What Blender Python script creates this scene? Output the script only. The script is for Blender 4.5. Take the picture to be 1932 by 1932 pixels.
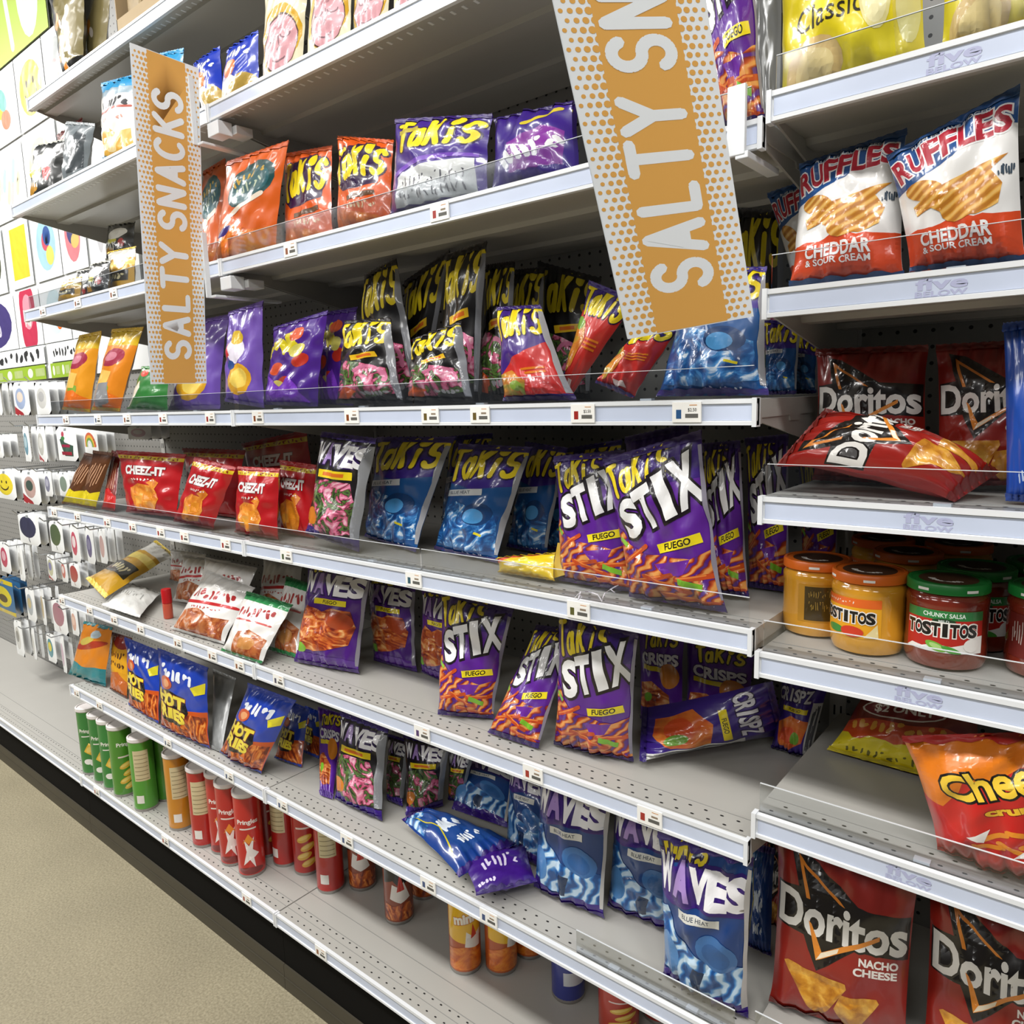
import bpy, bmesh, math, random
import numpy as np
from mathutils import Vector, Matrix, geometry

for o in list(bpy.data.objects):
    bpy.data.objects.remove(o)
scn = bpy.context.scene
COL = scn.collection

# ------------------------------------------------------------------ camera
F = 1410.0
EYE = np.array([0.0, 0.0, 1.5])
R = np.array([[0.77594751, -0.07243954, 0.62662427],
              [0.63015098, 0.1339807, -0.76482607],
              [-0.02855191, 0.98833278, 0.14960984]])
cam_d = bpy.data.cameras.new('camera')
cam_d.sensor_width = 36.0
cam_d.sensor_fit = 'HORIZONTAL'
cam_d.lens = 36.0 * F / 1932.0
cam_d.clip_start = 0.05
cam_o = bpy.data.objects.new('camera', cam_d)
COL.objects.link(cam_o)
M4 = Matrix.Identity(4)
for i in range(3):
    for j in range(3):
        M4[i][j] = R[i][j]
    M4[i][3] = EYE[i]
cam_o.matrix_world = M4
scn.camera = cam_o

# ------------------------------------------------------------------ world, lamps, exposure
world = bpy.data.worlds.new('store_air')
world.use_nodes = True
bg = world.node_tree.nodes['Background']
bg.inputs[0].default_value = (0.86, 0.92, 1.0, 1)
bg.inputs[1].default_value = 0.05
scn.world = world
scn.view_settings.view_transform = 'Standard'
scn.view_settings.look = 'None'
scn.view_settings.gamma = 1.0
scn.view_settings.use_curve_mapping = False
scn.view_settings.exposure = -0.02


def area_lamp(name, loc, sx, sy, watts, target, color=(1, 0.98, 0.95)):
    d = bpy.data.lights.new(name, 'AREA')
    d.shape = 'RECTANGLE'
    d.size, d.size_y, d.energy, d.color = sx, sy, watts, color
    o = bpy.data.objects.new(name, d)
    COL.objects.link(o)
    o.location = loc
    o.rotation_euler = (Vector(target) - Vector(loc)).to_track_quat('-Z', 'Y').to_euler()
    return o


for k in range(6):
    x = -6.0 + 1.5 * k
    area_lamp('ceiling_lamp', (x, -0.45, 3.5), 1.1, 0.28, 36, (x, -0.05, 0))
for k in range(5):
    x = -6.6 + 2.2 * k
    area_lamp('ceiling_lamp', (x, -2.6, 3.5), 1.2, 0.5, 26, (x, -1.2, 0))
area_lamp('ceiling_lamp', (-4.6, 0.0, 3.4), 1.6, 0.5, 62, (-4.2, 0.8, 0.6))


# ------------------------------------------------------------------ small helpers
def PX(p, Y=None, X=None, Z=None, depth=None):
    """photo pixel -> point in the store, on a plane of the store"""
    v = np.array([p[0] - 966.0, 966.0 - p[1], -F])
    d = R @ v
    if Y is not None:
        k = Y / d[1]
    elif X is not None:
        k = X / d[0]
    elif Z is not None:
        k = (Z - EYE[2]) / d[2]
    else:
        k = depth / F
    return d * k + EYE


def lin(c):
    if isinstance(c, str):
        c = [int(c[i:i + 2], 16) / 255 for i in (0, 2, 4)]
    return tuple((x / 12.92 if x <= 0.04045 else ((x + 0.055) / 1.055) ** 2.4) for x in c[:3]) + (1.0,)


MATS = {}


def newmat(name):
    m = bpy.data.materials.new(name)
    m.use_nodes = True
    nt = m.node_tree
    b = nt.nodes['Principled BSDF']
    return m, nt, b


def N(nt, typ, **kw):
    n = nt.nodes.new(typ)
    for k, v in kw.items():
        setattr(n, k, v)
    return n


def mat(name, color, rough=0.5, metal=0.0, spec=0.5, coat=0.0, noise=0.0, nscale=30.0, bump=0.0):
    if name in MATS:
        return MATS[name]
    m, nt, b = newmat(name)
    c = lin(color)
    b.inputs['Base Color'].default_value = c
    b.inputs['Roughness'].default_value = rough
    b.inputs['Metallic'].default_value = metal
    b.inputs['Specular IOR Level'].default_value = spec
    b.inputs['Coat Weight'].default_value = coat
    b.inputs['Coat Roughness'].default_value = 0.08
    if noise or bump:
        tc = N(nt, 'ShaderNodeTexCoord')
        no = N(nt, 'ShaderNodeTexNoise')
        no.inputs['Scale'].default_value = nscale
        no.inputs['Detail'].default_value = 5
        nt.links.new(tc.outputs['Object'], no.inputs['Vector'])
        if noise:
            r = N(nt, 'ShaderNodeMix', data_type='RGBA')
            r.inputs[6].default_value = tuple(x * (1 - noise) for x in c[:3]) + (1,)
            r.inputs[7].default_value = tuple(min(1, x * (1 + noise)) for x in c[:3]) + (1,)
            nt.links.new(no.outputs['Fac'], r.inputs[0])
            nt.links.new(r.outputs[2], b.inputs['Base Color'])
        if bump:
            bp = N(nt, 'ShaderNodeBump')
            bp.inputs['Strength'].default_value = bump
            bp.inputs['Distance'].default_value = 0.004
            nt.links.new(no.outputs['Fac'], bp.inputs['Height'])
            nt.links.new(bp.outputs['Normal'], b.inputs['Normal'])
    MATS[name] = m
    return m


def crinkle(nt, b, strength=0.28):
    """the crumpled-film bump every packet shares, laid out on the packet itself in metres"""
    uv = N(nt, 'ShaderNodeUVMap')
    no = N(nt, 'ShaderNodeTexNoise')
    no.inputs['Scale'].default_value = 14
    no.inputs['Detail'].default_value = 2
    mx = N(nt, 'ShaderNodeMix', data_type='RGBA')
    mx.inputs[0].default_value = 0.06
    vo = N(nt, 'ShaderNodeTexVoronoi', feature='SMOOTH_F1')
    vo.inputs['Smoothness'].default_value = 0.25
    vo.inputs['Scale'].default_value = 20
    bp = N(nt, 'ShaderNodeBump')
    bp.inputs['Strength'].default_value = strength
    bp.inputs['Distance'].default_value = 0.006
    nt.links.new(uv.outputs[0], no.inputs['Vector'])
    nt.links.new(uv.outputs[0], mx.inputs[6])
    nt.links.new(no.outputs['Color'], mx.inputs[7])
    nt.links.new(mx.outputs[2], vo.inputs['Vector'])
    ad = N(nt, 'ShaderNodeMath', operation='MULTIPLY_ADD')
    ad.inputs[1].default_value = 0.6
    nt.links.new(no.outputs['Fac'], ad.inputs[0])
    nt.links.new(vo.outputs['Distance'], ad.inputs[2])
    nt.links.new(ad.outputs[0], bp.inputs['Height'])
    nt.links.new(bp.outputs['Normal'], b.inputs['Normal'])
    nt.links.new(bp.outputs['Normal'], b.inputs['Coat Normal'])
    return uv


def film(color, metal=0.0, rough=0.32, name=None):
    key = name or ('film_' + color + ('_foil' if metal else ''))
    if key in MATS:
        return MATS[key]
    m, nt, b = newmat(key)
    b.inputs['Base Color'].default_value = lin(color)
    b.inputs['Roughness'].default_value = rough
    b.inputs['Metallic'].default_value = metal
    b.inputs['Coat Weight'].default_value = 0.7
    b.inputs['Coat Roughness'].default_value = 0.1
    crinkle(nt, b)
    MATS[key] = m
    return m


def printed(name, stops, scale=25.0, kind='wave', dist=6.0, stretch=(1, 1), rot=0.0):
    """printed picture of food: a band of swirling colours on the film"""
    if name in MATS:
        return MATS[name]
    m, nt, b = newmat(name)
    b.inputs['Roughness'].default_value = 0.32
    b.inputs['Coat Weight'].default_value = 0.7
    b.inputs['Coat Roughness'].default_value = 0.1
    uv = crinkle(nt, b)
    mp = N(nt, 'ShaderNodeMapping')
    mp.inputs['Rotation'].default_value = (0, 0, rot)
    mp.inputs['Scale'].default_value = (stretch[0], stretch[1], 1)
    nt.links.new(uv.outputs[0], mp.inputs['Vector'])
    if kind == 'wave':
        t = N(nt, 'ShaderNodeTexWave')
        t.inputs['Scale'].default_value = scale
        t.inputs['Distortion'].default_value = dist
        t.inputs['Detail'].default_value = 2
        t.inputs['Detail Scale'].default_value = 1.2
        out = t.outputs['Fac']
    elif kind == 'vor':
        t = N(nt, 'ShaderNodeTexVoronoi', feature='F1')
        t.inputs['Scale'].default_value = scale
        out = t.outputs['Distance']
    else:
        t = N(nt, 'ShaderNodeTexNoise')
        t.inputs['Scale'].default_value = scale
        t.inputs['Detail'].default_value = 4
        t.inputs['Distortion'].default_value = dist
        out = t.outputs['Fac']
    nt.links.new(mp.outputs[0], t.inputs['Vector'])
    rp = N(nt, 'ShaderNodeValToRGB')
    el = rp.color_ramp.elements
    el[0].position, el[0].color = stops[0][0], lin(stops[0][1])
    el[1].position, el[1].color = stops[-1][0], lin(stops[-1][1])
    for p, c in stops[1:-1]:
        e = el.new(p)
        e.color = lin(c)
    nt.links.new(out, rp.inputs[0])
    nt.links.new(rp.outputs[0], b.inputs['Base Color'])
    MATS[name] = m
    return m


def clear_plastic(name, tint=(0.96, 0.98, 1.0), gloss=0.12):
    if name in MATS:
        return MATS[name]
    m, nt, b = newmat(name)
    tr = N(nt, 'ShaderNodeBsdfTransparent')
    tr.inputs[0].default_value = tint + (1,)
    gl = N(nt, 'ShaderNodeBsdfGlossy')
    gl.inputs['Roughness'].default_value = 0.08
    lw = N(nt, 'ShaderNodeLayerWeight')
    lw.inputs['Blend'].default_value = 0.35
    mr = N(nt, 'ShaderNodeMath', operation='MULTIPLY_ADD')
    mr.inputs[1].default_value = 0.45
    mr.inputs[2].default_value = gloss * 0.4
    nt.links.new(lw.outputs['Fresnel'], mr.inputs[0])
    mx = N(nt, 'ShaderNodeMixShader')
    nt.links.new(mr.outputs[0], mx.inputs[0])
    nt.links.new(tr.outputs[0], mx.inputs[1])
    nt.links.new(gl.outputs[0], mx.inputs[2])
    nt.links.new(mx.outputs[0], nt.nodes['Material Output'].inputs[0])
    MATS[name] = m
    return m


def link(name, me, parent=None, mats=()):
    o = bpy.data.objects.new(name, me)
    COL.objects.link(o)
    for m in mats:
        me.materials.append(m)
    if parent is not None:
        o.parent = parent
    return o


def tag(o, label=None, cat=None, group=None, kind=None):
    if label:
        o['label'] = label
    if cat:
        o['category'] = cat
    if group:
        o['group'] = group
    if kind:
        o['kind'] = kind
    return o


def empty(name, loc, rz=0.0):
    o = bpy.data.objects.new(name, None)
    o.empty_display_size = 0.05
    COL.objects.link(o)
    o.location = loc
    o.rotation_euler = (0, 0, rz)
    return o


class MB:
    """collects faces with material slots, built as one mesh"""

    def __init__(s):
        s.v, s.f, s.mi, s.mats, s.uv = [], [], [], [], []

    def slot(s, m):
        if m not in s.mats:
            s.mats.append(m)
        return s.mats.index(m)

    def add(s, vs, fs, m):
        k = len(s.v)
        s.v += [tuple(map(float, v)) for v in vs]
        i = s.slot(m)
        for f in fs:
            s.f.append([k + j for j in f])
            s.mi.append(i)

    def box(s, a, b, m):
        x0, y0, z0 = a
        x1, y1, z1 = b
        s.add([(x0, y0, z0), (x1, y0, z0), (x1, y1, z0), (x0, y1, z0), (x0, y0, z1), (x1, y0, z1), (x1, y1, z1), (x0, y1, z1)],
              [(0, 3, 2, 1), (4, 5, 6, 7), (0, 1, 5, 4), (1, 2, 6, 5), (2, 3, 7, 6), (3, 0, 4, 7)], m)

    def prism(s, prof, x0, x1, m):
        """extrude a (y,z) outline along x"""
        n = len(prof)
        vs = [(x0, y, z) for y, z in prof] + [(x1, y, z) for y, z in prof]
        fs = [(i, (i + 1) % n, n + (i + 1) % n, n + i) for i in range(n)]
        s.add(vs, fs + [tuple(range(n - 1, -1, -1)), tuple(range(n, 2 * n))], m)

    def disc(s, c, r, m, n=8, sy=1.0):
        s.add([(c[0] + r * math.cos(2 * math.pi * i / n), c[1] + sy * r * math.sin(2 * math.pi * i / n), c[2]) for i in range(n)],
              [tuple(range(n))], m)

    def lathe(s, prof, m, n=32, c=(0, 0)):
        """prof: list of (r,z) or (r,z,mat)"""
        for i in range(len(prof) - 1):
            r0, z0 = prof[i][:2]
            r1, z1 = prof[i + 1][:2]
            mm = prof[i][2] if len(prof[i]) > 2 else m
            vs = []
            for r, z in ((r0, z0), (r1, z1)):
                vs += [(c[0] + r * math.cos(2 * math.pi * k / n), c[1] + r * math.sin(2 * math.pi * k / n), z) for k in range(n)]
            if r0 < 1e-6 or r1 < 1e-6:
                if r0 < 1e-6:
                    vs = [(c[0], c[1], z0)] + vs[n:]
                    s.add(vs, [(0, 1 + (k + 1) % n, 1 + k) if z1 >= z0 and r1 > r0 and z1 == z0 and False else (0, 1 + k, 1 + (k + 1) % n) for k in range(n)], mm)
                else:
                    vs = vs[:n] + [(c[0], c[1], z1)]
                    s.add(vs, [(k, (k + 1) % n, n) for k in range(n)], mm)
            else:
                s.add(vs, [(k, (k + 1) % n, n + (k + 1) % n, n + k) for k in range(n)], mm)

    def tube(s, pts, r, m, n=6):
        pts = [Vector(p) for p in pts]
        rings = []
        for i, p in enumerate(pts):
            d = (pts[min(i + 1, len(pts) - 1)] - pts[max(i - 1, 0)]).normalized()
            a = d.orthogonal().normalized() if i == 0 else (rings_a - d * rings_a.dot(d)).normalized()
            rings_a = a
            b = d.cross(a)
            rings.append([p + r * (a * math.cos(2 * math.pi * k / n) + b * math.sin(2 * math.pi * k / n)) for k in range(n)])
        vs = [q for rg in rings for q in rg]
        fs = [(i * n + k, i * n + (k + 1) % n, (i + 1) * n + (k + 1) % n, (i + 1) * n + k) for i in range(len(pts) - 1) for k in range(n)]
        fs += [tuple(range(n - 1, -1, -1)), tuple(range((len(pts) - 1) * n, len(pts) * n))]
        s.add(vs, fs, m)

    def build(s, name, parent=None, smooth=False, weld=True, loc=None, bevel=0.0):
        me = bpy.data.meshes.new(name)
        vs = s.v
        if loc is not None:
            vs = [(v[0] - loc[0], v[1] - loc[1], v[2] - loc[2]) for v in vs]
        me.from_pydata(vs, [], s.f)
        for m in s.mats:
            me.materials.append(m)
        me.polygons.foreach_set('material_index', s.mi)
        if smooth:
            if weld:
                bm = bmesh.new()
                bm.from_mesh(me)
                bmesh.ops.remove_doubles(bm, verts=bm.verts, dist=1e-5)
                bm.to_mesh(me)
                bm.free()
            me.polygons.foreach_set('use_smooth', [True] * len(me.polygons))
            try:
                me.set_sharp_from_angle(angle=math.radians(42))
            except Exception:
                pass
        me.update()
        o = link(name, me, parent)
        if loc is not None:
            o.location = loc
        if bevel:
            b = o.modifiers.new('bevel', 'BEVEL')
            b.width = bevel
            b.segments = 2
            b.limit_method = 'ANGLE'
        return o


# ------------------------------------------------------------------ flat artwork (letters, logos, food pictures)
_glyph = {}


def glyph(sx, off=0.0):
    """flat outline of a letter or word from the built-in font -> verts, faces, bbox of the plain letter"""
    k = (sx, round(off, 4))
    if k in _glyph:
        return _glyph[k]
    cu = bpy.data.curves.new('t', 'FONT')
    cu.body = sx
    cu.fill_mode = 'FRONT'
    cu.resolution_u = 3
    cu.offset = off
    ob = bpy.data.objects.new('t', cu)
    COL.objects.link(ob)
    dg = bpy.context.evaluated_depsgraph_get()
    me = ob.evaluated_get(dg).to_mesh()
    v = np.array([tuple(x.co)[:2] for x in me.vertices]).reshape(-1, 2)
    f = [tuple(p.vertices) for p in me.polygons]
    ob.evaluated_get(dg).to_mesh_clear()
    bpy.data.objects.remove(ob)
    bpy.data.curves.remove(cu)
    _glyph[k] = (v, f)
    return _glyph[k]


def arc(cx, cy, rx, ry, a0, a1, n=10):
    return [(cx + rx * math.cos(math.radians(a0 + (a1 - a0) * i / n)), cy + ry * math.sin(math.radians(a0 + (a1 - a0) * i / n))) for i in range(n + 1)]


STROKES = {
    'S': [arc(.5, .74, .42, .25, 25, 270, 12) + arc(.5, .25, .44, .25, 90, -155, 12)],
    'A': [[(.05, 0), (.5, 1), (.95, 0)], [(.22, .32), (.78, .32)]],
    'L': [[(.1, 1), (.1, 0), (.85, 0)]],
    'T': [[(0, 1), (1, 1)], [(.5, 1), (.5, 0)]],
    'Y': [[(0, 1), (.48, .5), (1, 1)], [(.48, .5), (.48, 0)]],
    'N': [[(.05, 0), (.05, 1), (.9, 0), (.9, 1)]],
    'C': [arc(.55, .5, .5, .5, 50, 310, 14)],
    'K': [[(.08, 1), (.08, 0)], [(.9, 1), (.1, .42)], [(.35, .58), (.95, 0)]],
    'I': [[(.5, 0), (.5, .7)], arc(.5, .98, .17, .12, 0, 330, 8)],
    'a': [arc(.42, .33, .36, .33, 60, 360, 10), [(.8, .68), (.84, 0)]],
    'k': [[(.12, 1.05), (.05, 0)], [(.85, .72), (.1, .33)], [(.4, .45), (.95, -.05)]],
    'i': [[(.5, .62), (.45, 0)], arc(.55, .98, .22, .14, -60, 320, 8)],
    's': [arc(.5, .56, .36, .2, 30, 270, 8) + arc(.48, .18, .38, .18, 90, -150, 8)],
}


class Art:
    """artwork of a packet front; x runs 0..1, y runs 0..asp"""

    def __init__(s, base, asp=1.4, back='b9b9b4', seal=None):
        s.base = film(base) if isinstance(base, str) else base
        s.asp, s.L, s.cache = asp, [], {}
        s.back = film(back) if isinstance(back, str) else back
        s.seal = s.base if seal is None else (film(seal) if isinstance(seal, str) else seal)

    def put(s, m, v, f):
        v = np.array(v, float)
        v = v.reshape(-1, v.shape[-1])
        if v.shape[1] == 2:
            v = np.concatenate([v, np.zeros((len(v), 1))], 1)
        s.L.append((film(m) if isinstance(m, str) else m, v, f))
        return s

    def poly(s, m, pts):
        tri = geometry.tessellate_polygon([[Vector((p[0], p[1], 0)) for p in pts]])
        return s.put(m, pts, [tuple(t) for t in tri])

    def band(s, m, y0, y1, jag0=0.0, jag1=0.0, n=9, seed=1):
        r = random.Random(seed)
        lo = [(i / n, y0 + (jag0 * r.uniform(-1, 1) if jag0 else 0)) for i in range(n + 1)]
        hi = [(i / n, y1 + (jag1 * r.uniform(-1, 1) if jag1 else 0)) for i in range(n + 1)]
        return s.poly(m, lo + hi[::-1])

    def ell(s, m, cx, cy, rx, ry, rot=0.0, n=18):
        c, q = math.cos(rot), math.sin(rot)
        pts = []
        for i in range(n):
            a = 2 * math.pi * i / n
            x, y = rx * math.cos(a), ry * math.sin(a)
            pts.append((cx + c * x - q * y, cy + q * x + c * y))
        return s.put(m, pts, [tuple(range(n))])

    def rect(s, m, cx, cy, w, h, rot=0.0, r=0.0):
        c, q = math.cos(rot), math.sin(rot)
        pts = [(-w / 2, -h / 2), (w / 2, -h / 2), (w / 2, h / 2), (-w / 2, h / 2)]
        return s.put(m, [(cx + c * x - q * y, cy + q * x + c * y) for x, y in pts], [(0, 1, 2, 3)])

    def text(s, m, t, cx, cy, w, h, rot=0.0, shear=0.0, off=0.01, outline=None, ooff=0.06):
        v0, _ = glyph(t, 0.0)
        a, b = v0.min(0), v0.max(0)
        c, q = math.cos(rot), math.sin(rot)
        for mm, of in (([(outline, ooff)] if outline else []) + [(m, off)]):
            v, f = glyph(t, of)
            p = (v - (a + b) / 2) / (b - a) * [w, h]
            p = np.stack([p[:, 0] + shear * p[:, 1], p[:, 1]], 1)
            s.put(mm, np.stack([cx + c * p[:, 0] - q * p[:, 1], cy + q * p[:, 0] + c * p[:, 1]], 1), f)
        return s

    def word(s, m, t, p0, p1, h, arcx=0.0, shear=0.0, off=0.02, outline=None, ooff=0.07, grow=(1, 1), gap=0.9):
        """letter by letter along a bowed base line"""
        n = len(t)
        for mm, of in (([(outline, ooff)] if outline else []) + [(m, off)]):
            for i, ch in enumerate(t):
                k = (i + .5) / n
                x = p0[0] + (p1[0] - p0[0]) * k
                y = p0[1] + (p1[1] - p0[1]) * k + arcx * 4 * k * (1 - k)
                sl = math.atan2((p1[1] - p0[1]) + arcx * 4 * (1 - 2 * k), p1[0] - p0[0])
                cw = math.hypot(p1[0] - p0[0], p1[1] - p0[1]) / n * gap
                hh = h * (grow[0] + (grow[1] - grow[0]) * k)
                v0, _ = glyph(ch, 0.0)
                a, b = v0.min(0), v0.max(0)
                v, f = glyph(ch, of)
                q = (v - [(a[0] + b[0]) / 2, a[1]]) / (b - a) * [cw * (.32 if ch == 'I' else 1), hh]
                q = np.stack([q[:, 0] + shear * q[:, 1], q[:, 1]], 1)
                c, d = math.cos(sl), math.sin(sl)
                s.put(mm[i] if isinstance(mm, (list, tuple)) else mm, np.stack([x + c * q[:, 0] - d * q[:, 1], y + d * q[:, 0] + c * q[:, 1]], 1), f)
        return s

    def stroke(s, m, pts, r, n=7):
        v, f = [], []
        for i, p in enumerate(pts):
            k = len(v)
            z = (2 * i % 9) * 2.5e-6
            v += [(p[0] + r * math.cos(2 * math.pi * j / n), p[1] + r * math.sin(2 * math.pi * j / n), z) for j in range(n)]
            f.append(tuple(range(k, k + n)))
            if i:
                a, b = pts[i - 1], p
                dx, dy = b[0] - a[0], b[1] - a[1]
                L = math.hypot(dx, dy) or 1
                ox, oy = -dy / L * r, dx / L * r
                k = len(v)
                z = ((2 * i + 1) % 9) * 2.5e-6
                v += [(a[0] - ox, a[1] - oy, z), (b[0] - ox, b[1] - oy, z), (b[0] + ox, b[1] + oy, z), (a[0] + ox, a[1] + oy, z)]
                f.append((k, k + 1, k + 2, k + 3))
        return s.put(m, v, f)

    def hand(s, m, t, p0, p1, h, r, arcx=0.0, shear=0.0, outline=None, orr=0.02, gap=0.8, grow=(1, 1), fat=1.0):
        """hand-brushed lettering made of round strokes"""
        n = len(t)
        for mm, rr in (([(outline, r + orr)] if outline else []) + [(m, r)]):
            for i, ch in enumerate(t):
                k = (i + .5) / n
                x = p0[0] + (p1[0] - p0[0]) * k
                y = p0[1] + (p1[1] - p0[1]) * k + arcx * 4 * k * (1 - k)
                sl = math.atan2((p1[1] - p0[1]) + arcx * 4 * (1 - 2 * k), p1[0] - p0[0])
                cw = math.hypot(p1[0] - p0[0], p1[1] - p0[1]) / n * gap
                hh = h * (grow[0] + (grow[1] - grow[0]) * k)
                c, d = math.cos(sl), math.sin(sl)
                for pl in STROKES[ch]:
                    pts = []
                    for a, b in pl:
                        a, b = (a - .5) * cw + shear * b * hh, b * hh
                        pts.append((x + c * a - d * b, y + d * a + c * b))
                    s.stroke(mm, pts, rr)
        return s

    def scribble(s, m, cx, cy, w, h, n=8, rot=0.0, r=0.008, seed=3):
        """marks too small to read"""
        g = random.Random(seed)
        c, q = math.cos(rot), math.sin(rot)
        for i in range(n):
            x = -w / 2 + w * (i + .5) / n
            pts = [(x + g.uniform(-.3, .3) * w / n, g.uniform(-.5, .5) * h) for _ in range(3)]
            s.stroke(m, [(cx + c * a - q * b, cy + q * a + c * b) for a, b in pts], r, 5)
        return s

    def final(s, nu, nv):
        if (nu, nv) in s.cache:
            return s.cache[(nu, nv)]
        out = []
        for m, v, f in s.L:
            bm = bmesh.new()
            vs = [bm.verts.new((x, y / s.asp, z)) for x, y, z in v]
            for q in f:
                try:
                    bm.faces.new([vs[i] for i in q])
                except ValueError:
                    pass
            lo, hi = v.min(0)[:2] / [1, s.asp], v.max(0)[:2] / [1, s.asp]
            for ax, n in ((0, nu), (1, nv)):
                for k in range(n + 1):
                    t = k / n
                    if k in (0, n):
                        if (k == 0 and lo[ax] < 0.002) or (k == n and hi[ax] > 0.998):
                            co, no = [0, 0, 0], [0, 0, 0]
                            co[ax] = 0.002 if k == 0 else 0.998
                            no[ax] = -1 if k == 0 else 1
                            bmesh.ops.bisect_plane(bm, geom=bm.verts[:] + bm.edges[:] + bm.faces[:], plane_co=co, plane_no=no, clear_outer=True)
                    elif lo[ax] < t < hi[ax]:
                        co, no = [0, 0, 0], [0, 0, 0]
                        co[ax], no[ax] = t, 1
                        bmesh.ops.bisect_plane(bm, geom=bm.verts[:] + bm.edges[:] + bm.faces[:], plane_co=co, plane_no=no)
            dl, dh = lo[0] * nu - hi[1] * nv, hi[0] * nu - lo[1] * nv
            for k in range(math.floor(dl) + 1, math.ceil(dh)):
                bmesh.ops.bisect_plane(bm, geom=bm.verts[:] + bm.edges[:] + bm.faces[:], plane_co=(k / nu, 0, 0), plane_no=(nu, -nv, 0))
            bm.normal_update()
            bm.verts.index_update()
            P = np.array([tuple(x.co) for x in bm.verts]).reshape(-1, 3)
            Fs = []
            for x in bm.faces:
                q = [y.index for y in x.verts]
                Fs.append(q if x.normal.z > 0 else q[::-1])
            bm.free()
            if len(Fs):
                out.append((m, P, Fs))
        s.cache[(nu, nv)] = out
        return out


def surface_mesh(name, front, back, art, nu, nv, w, h, parent=None, lift=0.00012, back_mat=None):
    """one mesh: front sheet with its printing, and back sheet.  front/back map (u,v)->points"""
    V, FA, MI, UV, mats = [], [], [], [], []

    def slot(m):
        if m not in mats:
            mats.append(m)
        return mats.index(m)

    def push(P, uv, faces, m):
        k = sum(len(x) for x in V)
        V.append(P)
        UV.append(uv)
        i = slot(m)
        for q in faces:
            FA.append([k + j for j in q])
            MI.append(i)

    uu, vv = np.meshgrid(np.linspace(0, 1, nu + 1), np.linspace(0, 1, nv + 1))
    uu, vv = uu.ravel(), vv.ravel()
    c = lambda i, j: j * (nu + 1) + i
    G = []
    for j in range(nv):
        for i in range(nu):
            G += [(c(i, j), c(i + 1, j), c(i + 1, j + 1)), (c(i, j), c(i + 1, j + 1), c(i, j + 1))]
    NO = []

    def gridded(fn):
        P = fn(uu, vv)[0]
        g_ = P.reshape(nv + 1, nu + 1, 3)
        n_ = np.cross(np.gradient(g_, axis=1), np.gradient(g_, axis=0)).reshape(-1, 3)
        return P, n_ / np.maximum(np.linalg.norm(n_, axis=1), 1e-12)[:, None]

    GP, GN = gridded(front)
    push(GP, np.stack([uu * w, vv * h], 1), G, art.base)
    NO.append(GN)
    if back is not None:
        P, n = gridded(back)
        push(P, np.stack([uu * w, vv * h], 1), [q[::-1] for q in G], back_mat or art.back)
        NO.append(-n)

    def interp(A, u, v):
        x, y = np.clip(u * nu, 0, nu - 1e-9), np.clip(v * nv, 0, nv - 1e-9)
        i, j = x.astype(int), y.astype(int)
        fx, fy = (x - i)[:, None], (y - j)[:, None]
        a, b, d, e = A[c(i, j)], A[c(i + 1, j)], A[c(i + 1, j + 1)], A[c(i, j + 1)]
        return np.where(fx >= fy, a + fx * (b - a) + fy * (d - b), a + fy * (e - a) + fx * (d - e))

    for li, (m, Q, Fs) in enumerate(art.final(nu, nv)):
        P, n = interp(GP, Q[:, 0], Q[:, 1]), interp(GN, Q[:, 0], Q[:, 1])
        n /= np.maximum(np.linalg.norm(n, axis=1), 1e-12)[:, None]
        push(P + n * (lift + .000025 * li + Q[:, 2:3]), Q[:, :2] * [w, h], Fs, m)
        NO.append(n)
    V = np.concatenate(V)
    UV = np.concatenate(UV)
    me = bpy.data.meshes.new(name)
    me.from_pydata(V.tolist(), [], FA)
    for m in mats:
        me.materials.append(m)
    me.polygons.foreach_set('material_index', MI)
    me.polygons.foreach_set('use_smooth', [True] * len(FA))
    uvl = me.uv_layers.new(name='UVMap')
    li = np.empty(len(me.loops), dtype=np.int32)
    me.loops.foreach_get('vertex_index', li)
    uvl.data.foreach_set('uv', UV[li].astype(np.float32).ravel())
    me.update()
    me.normals_split_custom_set_from_vertices(np.concatenate(NO).tolist())
    return me


# ------------------------------------------------------------------ the room and the shelving
FRONT, BACK, FLOOR = 0.935, 1.345, 0.0
XL, XA, XB, XR = -2.772, -1.583, -0.360, 0.86      # bay joints
M_metal = mat('shelf_white_enamel', 'aeaca6', 0.34, noise=0.03, nscale=6)
M_rail = mat('rail_white_plastic', 'e6e9ec', 0.3)
M_chan = mat('rail_blue_grey_strip', 'c9d3e8', 0.3, coat=0.5, noise=0.16, nscale=9)  # uneven tone puts the clear channel's reflections into the colour
M_dark = mat('hole_black', '161514', 0.8)
M_lines = mat('seam_grey', '8d8c88', 0.6)
M_tagw = mat('tag_white_paper', 'f4f3ee', 0.6)
M_kick = mat('kick_black', '080706', 0.85, spec=.15)
M_kick2 = mat('kick_grey_vinyl', '3f3a2e', 0.5, noise=0.15, nscale=8)
M_clear = clear_plastic('fence_clear_plastic')


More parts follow.
